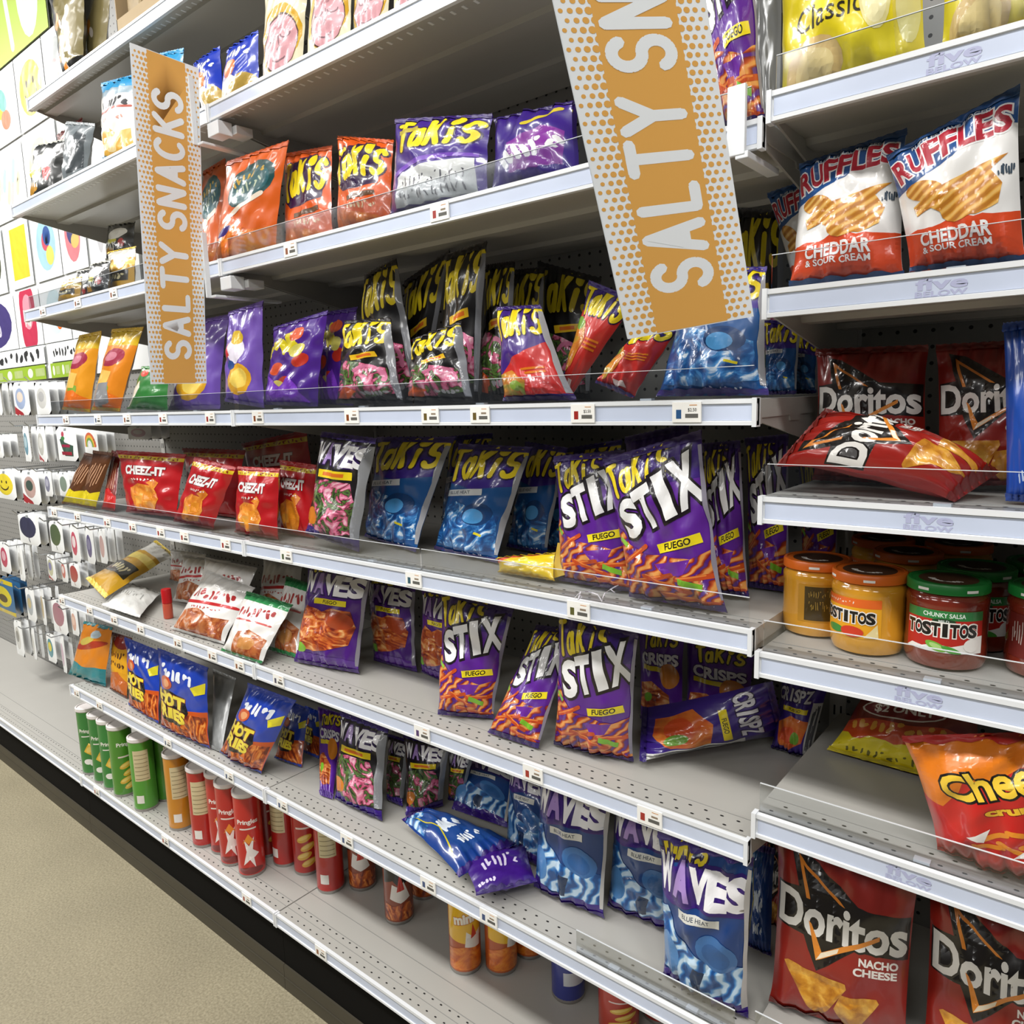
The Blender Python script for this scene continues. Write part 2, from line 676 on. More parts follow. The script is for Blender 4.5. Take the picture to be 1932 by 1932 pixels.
def floor_mat():
    m, nt, b = newmat('floor_speckled_beige')
    tc = N(nt, 'ShaderNodeTexCoord')
    n1 = N(nt, 'ShaderNodeTexNoise')
    n1.inputs['Scale'].default_value = 170
    n1.inputs['Detail'].default_value = 3
    n2 = N(nt, 'ShaderNodeTexNoise')
    n2.inputs['Scale'].default_value = 5
    n2.inputs['Detail'].default_value = 4
    rp = N(nt, 'ShaderNodeValToRGB')
    rp.color_ramp.elements[0].position, rp.color_ramp.elements[0].color = 0.33, lin('8a8168')
    rp.color_ramp.elements[1].position, rp.color_ramp.elements[1].color = 0.66, lin('a89f84')
    mx = N(nt, 'ShaderNodeMix', data_type='RGBA', blend_type='MULTIPLY')
    mx.inputs[0].default_value = 0.25
    nt.links.new(tc.outputs['Object'], n1.inputs['Vector'])
    nt.links.new(tc.outputs['Object'], n2.inputs['Vector'])
    nt.links.new(n1.outputs['Fac'], rp.inputs[0])
    nt.links.new(rp.outputs[0], mx.inputs[6])
    nt.links.new(n2.outputs['Fac'], mx.inputs[7])
    nt.links.new(mx.outputs[2], b.inputs['Base Color'])
    b.inputs['Roughness'].default_value = 0.6
    return m


def peg_mat():
    m, nt, b = newmat('pegboard_grey_white')
    tc = N(nt, 'ShaderNodeTexCoord')
    mp = N(nt, 'ShaderNodeMapping')
    mp.inputs['Scale'].default_value = (1 / 0.0254, 1, 1 / 0.0254)
    sp = N(nt, 'ShaderNodeVectorMath', operation='FRACTION')
    sb = N(nt, 'ShaderNodeVectorMath', operation='SUBTRACT')
    sb.inputs[1].default_value = (.5, 0, .5)
    ml = N(nt, 'ShaderNodeVectorMath', operation='MULTIPLY')
    ml.inputs[1].default_value = (1, 0, 1)
    ln = N(nt, 'ShaderNodeVectorMath', operation='LENGTH')
    lt = N(nt, 'ShaderNodeMath', operation='LESS_THAN')
    lt.inputs[1].default_value = 0.12
    mx = N(nt, 'ShaderNodeMix', data_type='RGBA')
    mx.inputs[6].default_value = lin('8f8e8a')
    mx.inputs[7].default_value = lin('1c1b1a')
    nt.links.new(tc.outputs['Object'], mp.inputs['Vector'])
    nt.links.new(mp.outputs[0], sp.inputs[0])
    nt.links.new(sp.outputs[0], sb.inputs[0])
    nt.links.new(sb.outputs[0], ml.inputs[0])
    nt.links.new(ml.outputs[0], ln.inputs[0])
    nt.links.new(ln.outputs['Value'], lt.inputs[0])
    nt.links.new(lt.outputs[0], mx.inputs[0])
    nt.links.new(mx.outputs[2], b.inputs['Base Color'])
    b.inputs['Roughness'].default_value = 0.5
    return m


g = MB()
g.box((-9, -4, -0.05), (3, BACK + 0.1, 0), floor_mat())
tag(g.build('floor'), kind='structure')
g = MB()
g.box((-9, BACK, 0), (3, BACK + 0.1, 3.6), peg_mat())
tag(g.build('wall_back'), kind='structure')


def sub(mb, name, parent, **kw):
    """build a part in the coordinates of its parent"""
    L = Vector((0, 0, 0))
    p = parent
    while p is not None:
        L += Vector(p.location)
        p = p.parent
    mb.v = [(v[0] - L.x, v[1] - L.y, v[2] - L.z) for v in mb.v]
    return mb.build(name, parent, **kw)


RAILH = 0.034
TOP = lambda zr: zr + RAILH - 0.001


def rail(parent, x0, x1, zr, y=FRONT):
    r = MB()
    z1 = zr + RAILH
    r.prism([(y, zr), (y, zr + .005), (y + .003, zr + .006), (y + .003, z1 - .007), (y, z1 - .006), (y, z1), (y + .008, z1), (y + .008, zr)], x0, x1, M_rail)
    for x in (x0, x1 - .006):
        r.box((x, y - .002, zr - .002), (x + .006, y + .012, z1 + .001), M_rail)
    o = sub(r, 'price_rail', parent)
    c = MB()
    c.box((x0 + .008, y + .0022, zr + .0062), (x1 - .008, y + .0032, z1 - .0068), M_chan)
    sub(c, 'label_strip', o)
    return o


def price_tag(parent, xc, zr, y=FRONT, hue='7a4a2c', price=None, w=.042):
    t = MB()
    z0, z1 = zr + .004, zr + RAILH - .003
    t.box((xc - w / 2, y - .0015, z0), (xc + w / 2, y + .0015, z1), M_tagw)
    yy = y - .0017
    t.box((xc - w * .36, yy, z0 + .005), (xc - w * .36 + .0075, yy + .0005, z0 + .017), film(hue))
    t.box((xc - w * .04, yy, z0 + .006), (xc + w * .4, yy + .0005, z0 + .0115), mat('barcode_grey', '5b5a55', .7))
    t.box((xc + w * .1, yy, z0 + .0225), (xc + w * .36, yy + .0005, z0 + .0235), mat('tag_print_orange', 'c98a48', .7))
    v, f = glyph(price or '$2.75', 0.0)
    a, b = v.min(0), v.max(0)
    q = (v - a) / (b - a) * [w * .3, .005]
    if price:
        t.add([(xc + w * .05 + p[0], yy - .0001, z0 + .014 + p[1]) for p in q], f, mat('print_black', '22201e', .7))
    else:
        t.box((xc + w * .08, yy, z0 + .0145), (xc + w * .34, yy + .0005, z0 + .0175), mat('tag_print_brown', '8a7a66', .7))
    sub(t, 'price_tag', parent)


def shelf(label, x0, x1, zr, fence=(), tags=(), holes=True, group=None, lit_slots=False, marks=False, front=FRONT):
    e = empty('store_shelf', ((x0 + x1) / 2, BACK - .01, zr + RAILH))
    tag(e, label, 'shelf', group)
    zt = TOP(zr)
    b = MB()
    y0, y1 = front + .008, BACK - .004
    zb = zt - .024
    b.prism([(y0, zr + .001), (y0, zt), (y1, zt), (y1, zb), (1.262, zb), (1.258, zb - .008), (1.222, zb - .008), (1.218, zb), (1.102, zb), (1.098, zb - .008), (1.062, zb - .008), (1.058, zb), (y0 + .012, zb), (y0 + .012, zr + .001)],
            x0 + .002, x1 - .002, M_metal)
    if holes:
        n = int((x1 - x0) / .0254)
        for i in range(n):
            x = x0 + .02 + i * (x1 - x0 - .04) / (n - 1)
            b.disc((x, y0 + .014, zt + .0004), .0032, M_dark, 6, .6)
            b.disc((x + .0127, y0 + .034, zt + .0004), .0032, M_dark, 6, .6)
        b.box((x0 + .004, y0 + .046, zt), (x1 - .004, y0 + .0475, zt + .0004), M_lines)
        b.box((x0 + .004, y0 + .004, zt), (x1 - .004, y0 + .0055, zt + .0004), M_lines)
    if lit_slots:  # pale ticks stand in for light coming through the perforations
        n = int((x1 - x0) / .0254)
        for i in range(n):
            x = x0 + .03 + i * .0254
            b.box((x, y0 + .02, zb - .0006), (x + .005, y0 + .036, zb), M_rail)
    sub(b, 'board', e)
    r = rail(e, x0 + .001, x1 - .001, zr, front)
    for p in tags:
        price_tag(r, p[0], zr, hue=p[1], price=p[2] if len(p) > 2 else None)
    if marks:
        faint = mat('faint_lavender_print', 'aeb2d0', .5)
        for xo in (.17, .17 + .62):
            for s, zz, hh, ww in (('five', .0135, .013, .05), ('BELOW', .0065, .006, .05)):
                v, f = glyph(s, .03)
                a, c = v.min(0), v.max(0)
                q = (v - a) / (c - a) * [ww, hh]
                mk = MB()
                mk.add([(x0 + xo + p[0], FRONT + .0019, zr + zz + p[1]) for p in q], f, faint)
                sub(mk, 'strip_print', r)
    for a, c in fence:
        fm = MB()
        fm.box((a, FRONT + .010, zt), (c, FRONT + .0118, zt + .042), M_clear)
        fo = sub(fm, 'clear_fence', e)
        fm = MB()
        fm.box((a, FRONT + .0098, zt + .042), (c, FRONT + .012, zt + .0428), mat('fence_edge_light', 'd9dde0', .2))
        n = max(2, int((c - a) / .3))
        for i in range(n):
            xx = a + (i + .5) * (c - a) / n
            fm.box((xx - .009, FRONT + .012, zt), (xx + .009, FRONT + .022, zt + .004), M_rail)
        sub(fm, 'fence_clip', fo)
    for x in (x0 + .004, x1 - .007):
        k = MB()
        k.prism([(y0 + .014, zb + .003), (y0 + .014, zb - .006), (y1, zb - .075), (y1, zb + .003)], x, x + .003, M_metal)
        sub(k, 'bracket', e)
    return e


ZS = dict(S0=2.448, S1=2.111, S2=1.791, S3=1.458, S4=1.154, S5=.851, S6=.529, S7=.191,
          A=1.817, B=1.590, C=1.333, D=1.126, E=.896, F=.545)


def tags_at(lst, zr):
    return [(PX((p[0], p[1]), Y=FRONT)[0],) + tuple(p[2:]) for p in lst]


br, bl, rd, gd, pu = '8a4a22', '2f4a7a', 'a02820', 'a8862c', '4a2a6a'
zz = ZS['S0']
shelf('highest white shelf of the left bay holding gold and brown bags', XL, XA, ZS['S0'], lit_slots=True, holes=False, front=1.017)
shelf('highest white shelf of the middle bay, only its dark underside showing', XA, XB, ZS['S0'], lit_slots=False, holes=False, front=1.017)
shelf('white shelf of the left bay holding grey and black bags above the lowest picture cards', XL, XA, ZS['S1'], holes=False, lit_slots=True)
shelf('white shelf of the middle bay holding cream popcorn bags', XA, XB, ZS['S1'], lit_slots=True)
shelf('white shelf of the left bay holding small mixed bags behind the hanging sign', XL, XA, ZS['S2'], fence=[(XL + .02, XA - .01)],
      tags=tags_at([(82, 598, br), (148, 585, br), (215, 563, br)], 0))
shelf('white shelf of the middle bay holding orange and purple bags', XA, XB, ZS['S2'], fence=[(XA + .02, XB - .02)],
      tags=tags_at([(548, 468, br), (830, 403, rd)], 0))
shelf('white shelf at eye level in the left bay with orange and lavender bags', XL, XA, ZS['S3'], fence=[(XL + .1, XA - .01)],
      tags=tags_at([(125, 795, br), (185, 794, bl), (240, 793, br), (308, 792, rd), (397, 791, rd)], 0))
shelf('white shelf at eye level in the middle bay with black and red bags', XA, XB, ZS['S3'], fence=[(XA + .01, -1.0), (-.995, XB - .01)],
      tags=tags_at([(487, 790, br), (664, 785, br), (812, 782, '6a5a2a'), (906, 781, '6a5a2a'), (1100, 779, rd, '$2.50'), (1296, 778, '2f5a8a', '$2.50')], 0))
shelf('white shelf of the left bay holding red cracker bags', XL, XA, ZS['S4'], fence=[(XL + .1, XA - .01)],
      tags=tags_at([(103, 971, br), (147, 982, br), (203, 992, rd), (251, 1001, rd), (304, 1011, rd), (349, 1021, rd), (427, 1038, rd)], 0))
shelf('white shelf of the middle bay holding blue and purple bags', XA, XB, ZS['S4'], fence=[(XA + .01, -1.0), (-.995, XB - .01)],
      tags=tags_at([(541, 1057, '4a5a3a'), (781, 1098, '2f5a6a'), (1092, 1157, '5a5a2a')], 0))
shelf('white shelf of the left bay holding white pork rind bags', XL, XA, ZS['S5'],
      tags=tags_at([(118, 1139, br), (170, 1158, br), (216, 1173, br), (266, 1192, br), (337, 1226, br), (402, 1250, br), (453, 1268, br)], 0))
shelf('white shelf of the middle bay half empty behind the purple stick bags', XA, XB, ZS['S5'],
      tags=tags_at([(527, 1297, '3a3a5a'), (797, 1392, pu), (1006, 1472, rd), (1226, 1556, rd)], 0))
shelf('lowest white shelf of the left bay holding blue corn fry bags', XL, XA, ZS['S6'],
      tags=tags_at([(145, 1307, br), (188, 1332, br), (317, 1405, bl), (433, 1470, bl)], 0))
shelf('lowest white shelf of the middle bay holding blue wavy chip bags', XA, XB, ZS['S6'], fence=[(-.66, XB - .02)],
      tags=tags_at([(533, 1520, bl), (655, 1590, bl), (808, 1670, bl), (922, 1733, bl)], 0))
for k, lab in (('A', 'white shelf of the right bay holding yellow potato chip bags'), ('B', 'white shelf of the right bay holding blue and white ridged chip bags'),
               ('C', 'white shelf of the right bay holding red tortilla chip bags at the fallen one'), ('D', 'white shelf of the right bay holding dip and salsa jars'),
               ('E', 'white shelf of the right bay with an orange and red bag on bare metal'), ('F', 'lowest white shelf of the right bay under the big red tortilla chip bags')):
    shelf(lab, XB + .002, XR, ZS[k], fence=[(XB + .01, XR - .02)], marks=True)


def base(label, x0, x1, tags=()):
    zr = ZS['S7']
    e = empty('base_deck', ((x0 + x1) / 2, BACK - .01, 0))
    tag(e, label, 'shelf')
    zt = TOP(zr)
    b = MB()
    b.box((x0 + .002, FRONT + .008, zt - .03), (x1 - .002, BACK - .004, zt), M_metal)
    n = int((x1 - x0) / .0254)
    for i in range(n):
        x = x0 + .02 + i * .0254
        b.disc((x, FRONT + .02, zt + .0004), .0032, M_dark, 6, .6)
        b.disc((x + .0127, FRONT + .05, zt + .0004), .0034, M_dark, 6, .6)
    b.box((x0 + .004, FRONT + .035, zt), (x1 - .004, FRONT + .0365, zt + .0004), M_lines)
    b.box((x0 + .004, FRONT + .056, zt), (x1 - .004, FRONT + .058, zt + .0004), M_lines)
    b.box((x0 + .004, FRONT + .105, zt), (x1 - .004, FRONT + .107, zt + .0004), M_lines)
    sub(b, 'board', e)
    r = rail(e, x0 + .001, x1 - .001, zr)
    for p in tags:
        price_tag(r, p[0], zr, hue=p[1])
    k = MB()
    k.box((x0 + .0006, FRONT + .018, .0725), (x1 - .0006, FRONT + .03, zr - .001), M_kick)
    kp = sub(k, 'kick_plate', e)
    k = MB()
    k.box((x0 + .0006, FRONT + .013, .0), (x1 - .0006, FRONT + .03, .072), M_kick2)
    k.box((x0 + .0006, FRONT + .0115, .034), (x1 - .0006, FRONT + .013, .038), M_kick2)
    sub(k, 'kick_strip', kp)
    return e


base('white base deck running on to the left under the hanging packets, bare', -5.4, XL)
base('white base deck of the left bay carrying green and red canisters', XL, XA, tags_at([(183, 1497, rd), (312, 1587, rd), (466, 1702, rd)], 0))
base('white base deck of the middle bay, mostly bare with a few canisters', XA, XB, tags_at([(606, 1803, br)], 0))
base('white base deck of the right bay hidden under the red bags', XB, XR)

M_post = mat('upright_grey_enamel', 'bdbcb8', .4)
for x, lab in ((XL, 'slotted upright post at the left end of the shelving'), (XA, 'slotted upright post between the left and middle bays'), (XB, 'slotted upright post between the middle and right bays')):
    p = MB()
    p.box((x - .014, BACK - .003, .02), (x + .014, BACK + .002, 2.75), M_post)
    for i in range(50):
        for dx in (-.007, .004):
            p.box((x + dx, BACK - .0036, .3 + i * .048), (x + dx + .003, BACK - .0029, .3 + i * .048 + .018), M_dark)
    tag(p.build('upright_post', loc=(x, BACK, .02)), lab, 'post')


# ------------------------------------------------------------------ hanging aisle signs
M_org = mat('sign_orange', 'e6ad58', .45)
M_wht = mat('sign_white', 'f1f6fa', .4)
sa = Art(M_wht, 4.25, M_wht)
dots = []
for xs, sgn in (([.03 + .0585 * i for i in range(4)], 1), ([.97 - .0585 * i for i in range(4)], -1)):
    for j in range(66):
        for i, x in enumerate(xs):
            y = .045 + j * .0635
            dots.append((x + (.029 if j % 2 else 0) * sgn, y, .0155 + .0035 * i))
sa.put(M_org, [(x + r * math.cos(.628 * k), y + r * math.sin(.628 * k)) for x, y, r in dots for k in range(10)],
       [tuple(range(10 * i, 10 * i + 10)) for i in range(len(dots))])
sa.rect(M_org, .505, 2.125, .56, 4.25)
sa.hand(M_wht, 'SALTY', (.70, .30), (.70, 1.88), .41, .042, gap=.68)
sa.poly(M_wht, [(.29, .774), (.54, .685), (.54, .863)])
sa.hand(M_wht, 'SNACKS', (.70, 2.01), (.70, 3.84), .41, .042, gap=.70)
sa.poly(M_wht, [(.29, 2.7725), (.54, 2.683), (.54, 2.862)])


def bil(Q, u, v):
    u, v = np.asarray(u)[:, None], np.asarray(v)[:, None]
    return (1 - u) * (1 - v) * Q[0] + u * (1 - v) * Q[1] + u * v * Q[2] + (1 - u) * v * Q[3]


def flat_thing(name, Q, art, th, nu, nv, bow=0.0, loc=None, parent=None):
    """thin sheet on four corners BL,BR,TR,TL"""
    Q = [np.array(q, float) for q in Q]
    n = np.cross(Q[1] - Q[0], Q[3] - Q[0])
    n /= np.linalg.norm(n)
    w, h = np.linalg.norm(Q[1] - Q[0]), np.linalg.norm(Q[3] - Q[0])
    O = (Q[0] + Q[1]) / 2 if loc is None else np.array(loc)
    bw = lambda u: (bow * np.sin(np.pi * np.asarray(u)))[:, None] * n
    fr = lambda u, v: (bil(Q, u, v) - O + bw(u), np.repeat(n[None], len(u), 0))
    bk = lambda u, v: (bil(Q, u, v) - O - n * th + bw(u), np.repeat(-n[None], len(u), 0))
    me = surface_mesh(name, fr, bk, art, nu, nv, w, h, lift=.0002)
    o = link(name, me, parent)
    if parent is None:
        o.location = O
    return o


Q1 = [PX((285, 725), X=-1.6), PX((390, 723), X=-1.6), PX((375, 129), X=-1.6), PX((245, 80), X=-1.6)]
s1 = empty('aisle_sign', tuple((Q1[0] + Q1[1]) / 2))
tag(s1, 'orange and white dotted salty snacks sign hanging at the left, all its words visible', 'sign')
flat_thing('sign_panel', Q1, sa, .002, 2, 6, parent=s1, loc=s1.location)
d = [PX((1185, 640), depth=.885), PX((1422, 597), depth=.925), PX((1332, 0), depth=.81), PX((1043, 0), depth=.75)]
L0 = np.linalg.norm((d[2] + d[3] - d[0] - d[1]) / 2)
kx = .585 / L0
Q2 = [d[0], d[1], d[1] + (d[2] - d[1]) * kx, d[0] + (d[3] - d[0]) * kx]
s2 = empty('aisle_sign', tuple((Q2[0] + Q2[1]) / 2))
tag(s2, 'large tilted salty snacks sign nearest the camera, cut off at the top', 'sign')
flat_thing('sign_panel', Q2, sa, .002, 4, 12, parent=s2, loc=s2.location)
# white plastic clips that hold the signs on the rails
for s, x, zs_, hh, y in ((s1, -1.585, ZS['S1'], .13, .93), (s1, -1.585, ZS['S2'], .11, .93)):
    k = MB()
    k.box((x - .018, FRONT - .03, zs_ - .05), (x - .012, FRONT - .018, zs_ + .09), M_rail)
    k.box((x - .014, FRONT - .02, zs_ - .05), (x + .006, FRONT + .15, zs_ - .044), M_rail)
    k.box((x + .002, FRONT - .004, zs_ - .034), (x + .045, FRONT + .03, zs_ - .006), M_rail)
    k.box((x + .02, FRONT + .03, zs_ - .03), (x + .06, FRONT + .07, zs_ - .012), M_rail)
    sub(k, 'sign_clip', s, bevel=.0015)
k = MB()
a, b = PX((1376, 168), Y=.92), PX((1408, 292), Y=.92)
k.box((a[0], .914, b[2]), (b[0], .921, a[2]), M_rail)
k.box((b[0] - .012, .915, ZS['S2'] - .014), (b[0] + .004, 1.02, ZS['S2'] - .006), M_rail)
sub(k, 'sign_clip', s2, bevel=.001)


# ------------------------------------------------------------------ packets
def corner(p, s):
    if isinstance(s, tuple) and s[0] == 'z':
        q = PX(p, Z=s[1])
        return q if q[1] < 1.31 else PX(p, Y=1.31)
    return PX(p, Y=s)


def two(s):
    if isinstance(s, tuple) and s[0] != 'z':
        return s
    return (s, s)


bagn = [0]
BAYS = {'L': ['S0', 'S1', 'S2', 'S3', 'S4', 'S5', 'S6', 'S7'], 'R': ['A', 'B', 'C', 'D', 'E', 'F']}


def settle(a, b, ta, tb, nm):
    """let the lower corner of a standing packet meet its shelf, sliding along the packet's own sides"""
    lo = min(a[2], b[2])
    tops = [TOP(ZS[k]) + .004 for k in BAYS['R' if (a[0] + b[0]) / 2 > XB - .03 else 'L']]
    z = min(tops, key=lambda t: abs(t - lo))
    if abs(z - lo) > .12:
        return a, b
    if lo > z:
        d = lo - z
        f = lambda p, t: p + (p - t) * (d / max(t[2] - p[2], .02))
        return f(a, ta), f(b, tb)
    f = lambda p, t: p + (t - p) * (max(0, z - p[2]) / max(t[2] - p[2], .02))
    return f(a, ta), f(b, tb)




def bag(name, art, quad, bot, top, th, label, cat='bag', group=None, seals=True, big=True, bend=0.0, wr=1.5, sv=.045, back=None):
    """pillow packet on four photo corners TL,TR,BR,BL; bot/top give the depth (Y) or ('z',height) of each edge"""
    bagn[0] += 1
    rg = np.random.RandomState(bagn[0] * 7 + 1)
    b0, b1 = two(bot)
    lying = isinstance(bot, tuple) or isinstance(top, tuple)
    t0, t1 = two(top)
    P01, P11, P10, P00 = corner(quad[0], t0), corner(quad[1], t1), corner(quad[2], b1), corner(quad[3], b0)
    if not lying:
        P00, P10 = settle(P00, P10, P01, P11, name)
    O = (P00 + P10) / 2
    w = (np.linalg.norm(P10 - P00) + np.linalg.norm(P11 - P01)) / 2
    h = (np.linalg.norm(P01 - P00) + np.linalg.norm(P11 - P10)) / 2
    n = np.cross((P10 - P00) + (P11 - P01), (P01 - P00) + (P11 - P10))
    n /= np.linalg.norm(n)
    fr_ = [(rg.uniform(-4, 4), rg.uniform(-5, 5), rg.uniform(0, 6.28), rg.uniform(.5, 1)) for _ in range(5)]
    cr_ = [(rg.uniform(-3, 3), rg.uniform(-3, 3), rg.uniform(0, 6.28)) for _ in range(4)]
    pl = rg.uniform(5, 8), rg.uniform(0, 6.28), rg.uniform(5, 8), rg.uniform(0, 6.28)
    amp = wr * min(.0035, th * .06)

    def wrinkle(u, v):
        z = sum(a * np.sin(2 * np.pi * (fx * u + fy * v) + ph) for fx, fy, ph, a in fr_) * amp * .35
        z = z + sum(1 - np.abs(np.sin(np.pi * (fx * u + fy * v) + ph)) ** .7 for fx, fy, ph in cr_) * amp * .5
        z = z + amp * 1.6 * np.sin(2 * np.pi * pl[0] * u + pl[1]) * np.exp(-v / .13) + amp * 1.6 * np.sin(2 * np.pi * pl[2] * u + pl[3]) * np.exp(-(1 - v) / .13)
        return z * np.clip(np.minimum(v, 1 - v) / .04, 0, 1)

    def prof(u, v):
        t = np.clip((v - .015) / .97, 0, 1) ** .82
        gv = (1 - np.abs(2 * t - 1) ** 3.2) ** .85
        eu = np.clip(1 - np.abs(2 * u - 1) ** 2.3, 0, 1) ** .72
        return gv, eu

    def place(u, v, sgn):
        u, v = np.asarray(u, float), np.asarray(v, float)
        gv, eu = prof(u, v)
        u2 = .5 + (u - .5) * (1 - .07 * gv)
        base = (1 - u2)[:, None] * (1 - v)[:, None] * P00 + u2[:, None] * (1 - v)[:, None] * P10 + u2[:, None] * v[:, None] * P11 + (1 - u2)[:, None] * v[:, None] * P01
        off = sgn * (th * .5 * gv * eu) + wrinkle(u, v) * (.4 + .6 * eu) + bend * np.sin(np.pi * v)
        return base + n * off[:, None] - O

    def front(u, v):
        P = place(u, v, 1)
        e = 2e-3
        nn = np.cross(place(u + e, v, 1) - P, place(u, v + e, 1) - P)
        nn /= np.maximum(np.linalg.norm(nn, axis=1), 1e-12)[:, None]
        return P, nn

    def backf(u, v):
        return place(u, v, -1), None

    nu, nv = (24, 32) if big else (12, 16)
    me = surface_mesh(name, front, backf, art, nu, nv, w, h, back_mat=film(back) if back else None)
    o = link(name, me)
    o.location = O
    tag(o, label, cat, group)
    if seals:
        for nm, va, vb in (('bottom_seal', 0, sv), ('top_seal', 1 - sv, 1 + sv * .2)):
            m = MB()
            k, r = 24, 5
            vs = []
            for j in range(r + 1):
                for i in range(k + 1):
                    u, v = i / k, va + (vb - va) * j / r
                    if j == (0 if va < 0.5 else r):
                        v += (.006 if i % 2 else 0) * (1 if va < .5 else -1)
                    vc = min(max(v, 0), 1)
                    p, nn = front(np.array([u * .996 + .002]), np.array([vc]))
                    vs.append(p[0] + nn[0] * .0016 + (P01 - P00 if va < .5 else P01 - P00) * (v - vc) + nn[0] * (.0007 if j % 2 else -.0003))
            fs = [(j * (k + 1) + i, j * (k + 1) + i + 1, (j + 1) * (k + 1) + i + 1, (j + 1) * (k + 1) + i) for j in range(r) for i in range(k)]
            m.add(vs, fs, art.seal)
            so = m.build(nm, o)
            me2 = so.data
            uvl = me2.uv_layers.new(name='UVMap')
            so.data.polygons.foreach_set('use_smooth', [True] * len(fs))
    return o


# printed food pictures
P_fire = printed('print_red_sticks', [(.10, '54207e'), (.24, '741c12'), (.46, 'a03616'), (.70, 'c45c28'), (.92, 'de9850')], 13, 'wave', 10, (1, 2.0), .5)
P_fire2 = printed('print_orange_waves', [(.34, '6a1f14'), (.45, 'a23e18'), (.55, 'c8682a'), (.66, 'e8b070')], 15, 'noise', 2.4, (1, 2.6), .5)
P_blue = printed('print_blue_waves', [(.1, '1a4a86'), (.35, '3070b4'), (.6, '5c96c8'), (.88, 'c0d8ea')], 12, 'wave', 12, (1, 1.5), .4)
P_blue2 = printed('print_blue_shards_glints', [(.36, '0d3a74'), (.47, '1b5a9c'), (.56, '4a90cc'), (.63, 'e2eef8')], 24, 'noise', 2.6)  # blue print, with the film's white glints painted into its lightest tone
P_rose = printed('print_pink_rolls', [(.36, '22301a'), (.43, '5a7a38'), (.48, '1c1414'), (.52, 'b8486a'), (.58, 'd87a9c'), (.66, 'efc0cc')], 17, 'noise', 3.2)
P_chip = printed('print_golden_chip', [(.3, 'a4641a'), (.5, 'c98a2a'), (.7, 'e4b04a')], 60, 'noise', .5)
P_ridge = printed('print_ridged_chip', [(.2, 'b87624'), (.6, 'd99a3a'), (.9, 'e8b864')], 34, 'wave', 1.2, (1, 1), 1.1)
P_cracker = printed('print_cheese_cracker', [(.3, 'c0661a'), (.55, 'e08a2a'), (.8, 'f4bc5a')], 40, 'noise', .6)
P_puff = printed('print_orange_puffs', [(.25, 'b84a10'), (.5, 'e0741c'), (.75, 'f6a83c')], 34, 'noise', 1.5)
P_rind = printed('print_brown_rinds', [(.25, 'f0e8dc'), (.45, 'c0703a'), (.6, '8a3a1e'), (.8, 'e0a870')], 26, 'noise', 1.2)
P_salsa = printed('print_red_salsa', [(.3, '6a1a10'), (.6, '9a2c1a'), (.85, 'c05a34')], 60, 'noise', 1)
P_hot = printed('print_hot_fries', [(.36, '6a1c08'), (.47, 'a84412'), (.56, 'd06a22'), (.66, 'e89a4a')], 20, 'noise', 2.0, (2.2, 1), .5)

YEL, DKP, PUR = 'ead21e', '24103e', '5f2392'


def takis(a, y, h=.3, c=YEL, x0=.06, x1=.94, rise=.12, r=.026, out=DKP):
    return a.hand(c, 'TaKiS', (x0, y), (x1, y + rise), h, r, arcx=.03, shear=.18, outline=out, orr=.02, gap=.78, grow=(1.15, .95))


def seam(a, x, c='9a9ba0', y0=.07, y1=.93):
    g_ = random.Random(int(x * 1000))
    a.poly(c, [(x + g_.uniform(-.012, .012), a.asp * (y0 + (y1 - y0) * k / 8)) for k in range(9)] + [(.999, a.asp * y1), (.999, a.asp * y0)])


# red tortilla chips
A_dor = Art('8f2118', 1.36, '6e1a14', seal='7a1c15')
A_dor.poly('1b1512', [(.12, 1.27), (.28, 1.23), (.64, 1.0), (.99, .985), (.99, .67), (.64, .69), (.36, .45), (.25, .68), (.02, .68), (.02, .98), (.19, 1.0)])
A_dor.poly('d9822c', [(.175, 1.22), (.215, 1.175), (.285, .94), (.255, .94)])
A_dor.poly('d9822c', [(.175, 1.22), (.22, 1.16), (.50, .97), (.55, .96)])
A_dor.text('e9e6e0', 'Doritos', .505, .83, .93, .255, off=.032, outline='17110f', ooff=.075)
A_dor.poly('e08a30', [(.285, .80), (.31, .78), (.395, .60), (.355, .53)])
A_dor.poly('e08a30', [(.355, .53), (.395, .60), (.80, .835), (.80, .80)])
A_dor.poly('f3e4c8', [(.355, .535), (.39, .595), (.52, .665), (.51, .63)])
A_dor.text('ece6de', 'NACHO', .80, .62, .26, .055, off=.04)
A_dor.text('ece6de', 'CHEESE', .78, .545, .29, .055, off=.04)
A_dor.poly(P_chip, [(.10, .42), (.13, .44), (.58, .43), (.59, .39), (.40, .07), (.35, .06)])
A_dor.poly(P_chip, [(.55, .33), (.80, .36), (.82, .33), (.64, .03), (.58, .03), (.50, .20)])

# blue and white ridged chips
A_ruf = Art('e9e8e6', 1.28, 'cfd2d4', seal='1c4c86')
A_ruf.poly('1e4f8c', [(0, .80), (.2, .84), (.38, .90), (.52, .93), (.62, 1.0), (.72, .97), (.86, 1.06), (1, 1.02), (1, 1.28), (0, 1.28)])
A_ruf.band('d4481f', 0, .40, 0, .025, 14, 4)
A_ruf.word('b01c33', 'RUFFLES', (.05, .90), (.96, .99), .185, arcx=.03, off=.035, outline='f2f0f0', ooff=.085, gap=.82, grow=(1.25, .95))
A_ruf.ell(P_ridge, .26, .73, .18, .09, -.4)
A_ruf.poly(P_ridge, [(.14, .62), (.35, .70), (.60, .76), (.93, .82), (.80, .72), (.88, .60), (.84, .46), (.66, .40), (.46, .42), (.30, .55), (.16, .52)])
A_ruf.ell(P_ridge, .60, .56, .25, .15, .5)
A_ruf.text('f4f1ee', 'CHEDDAR', .46, .285, .60, .115, off=.03)
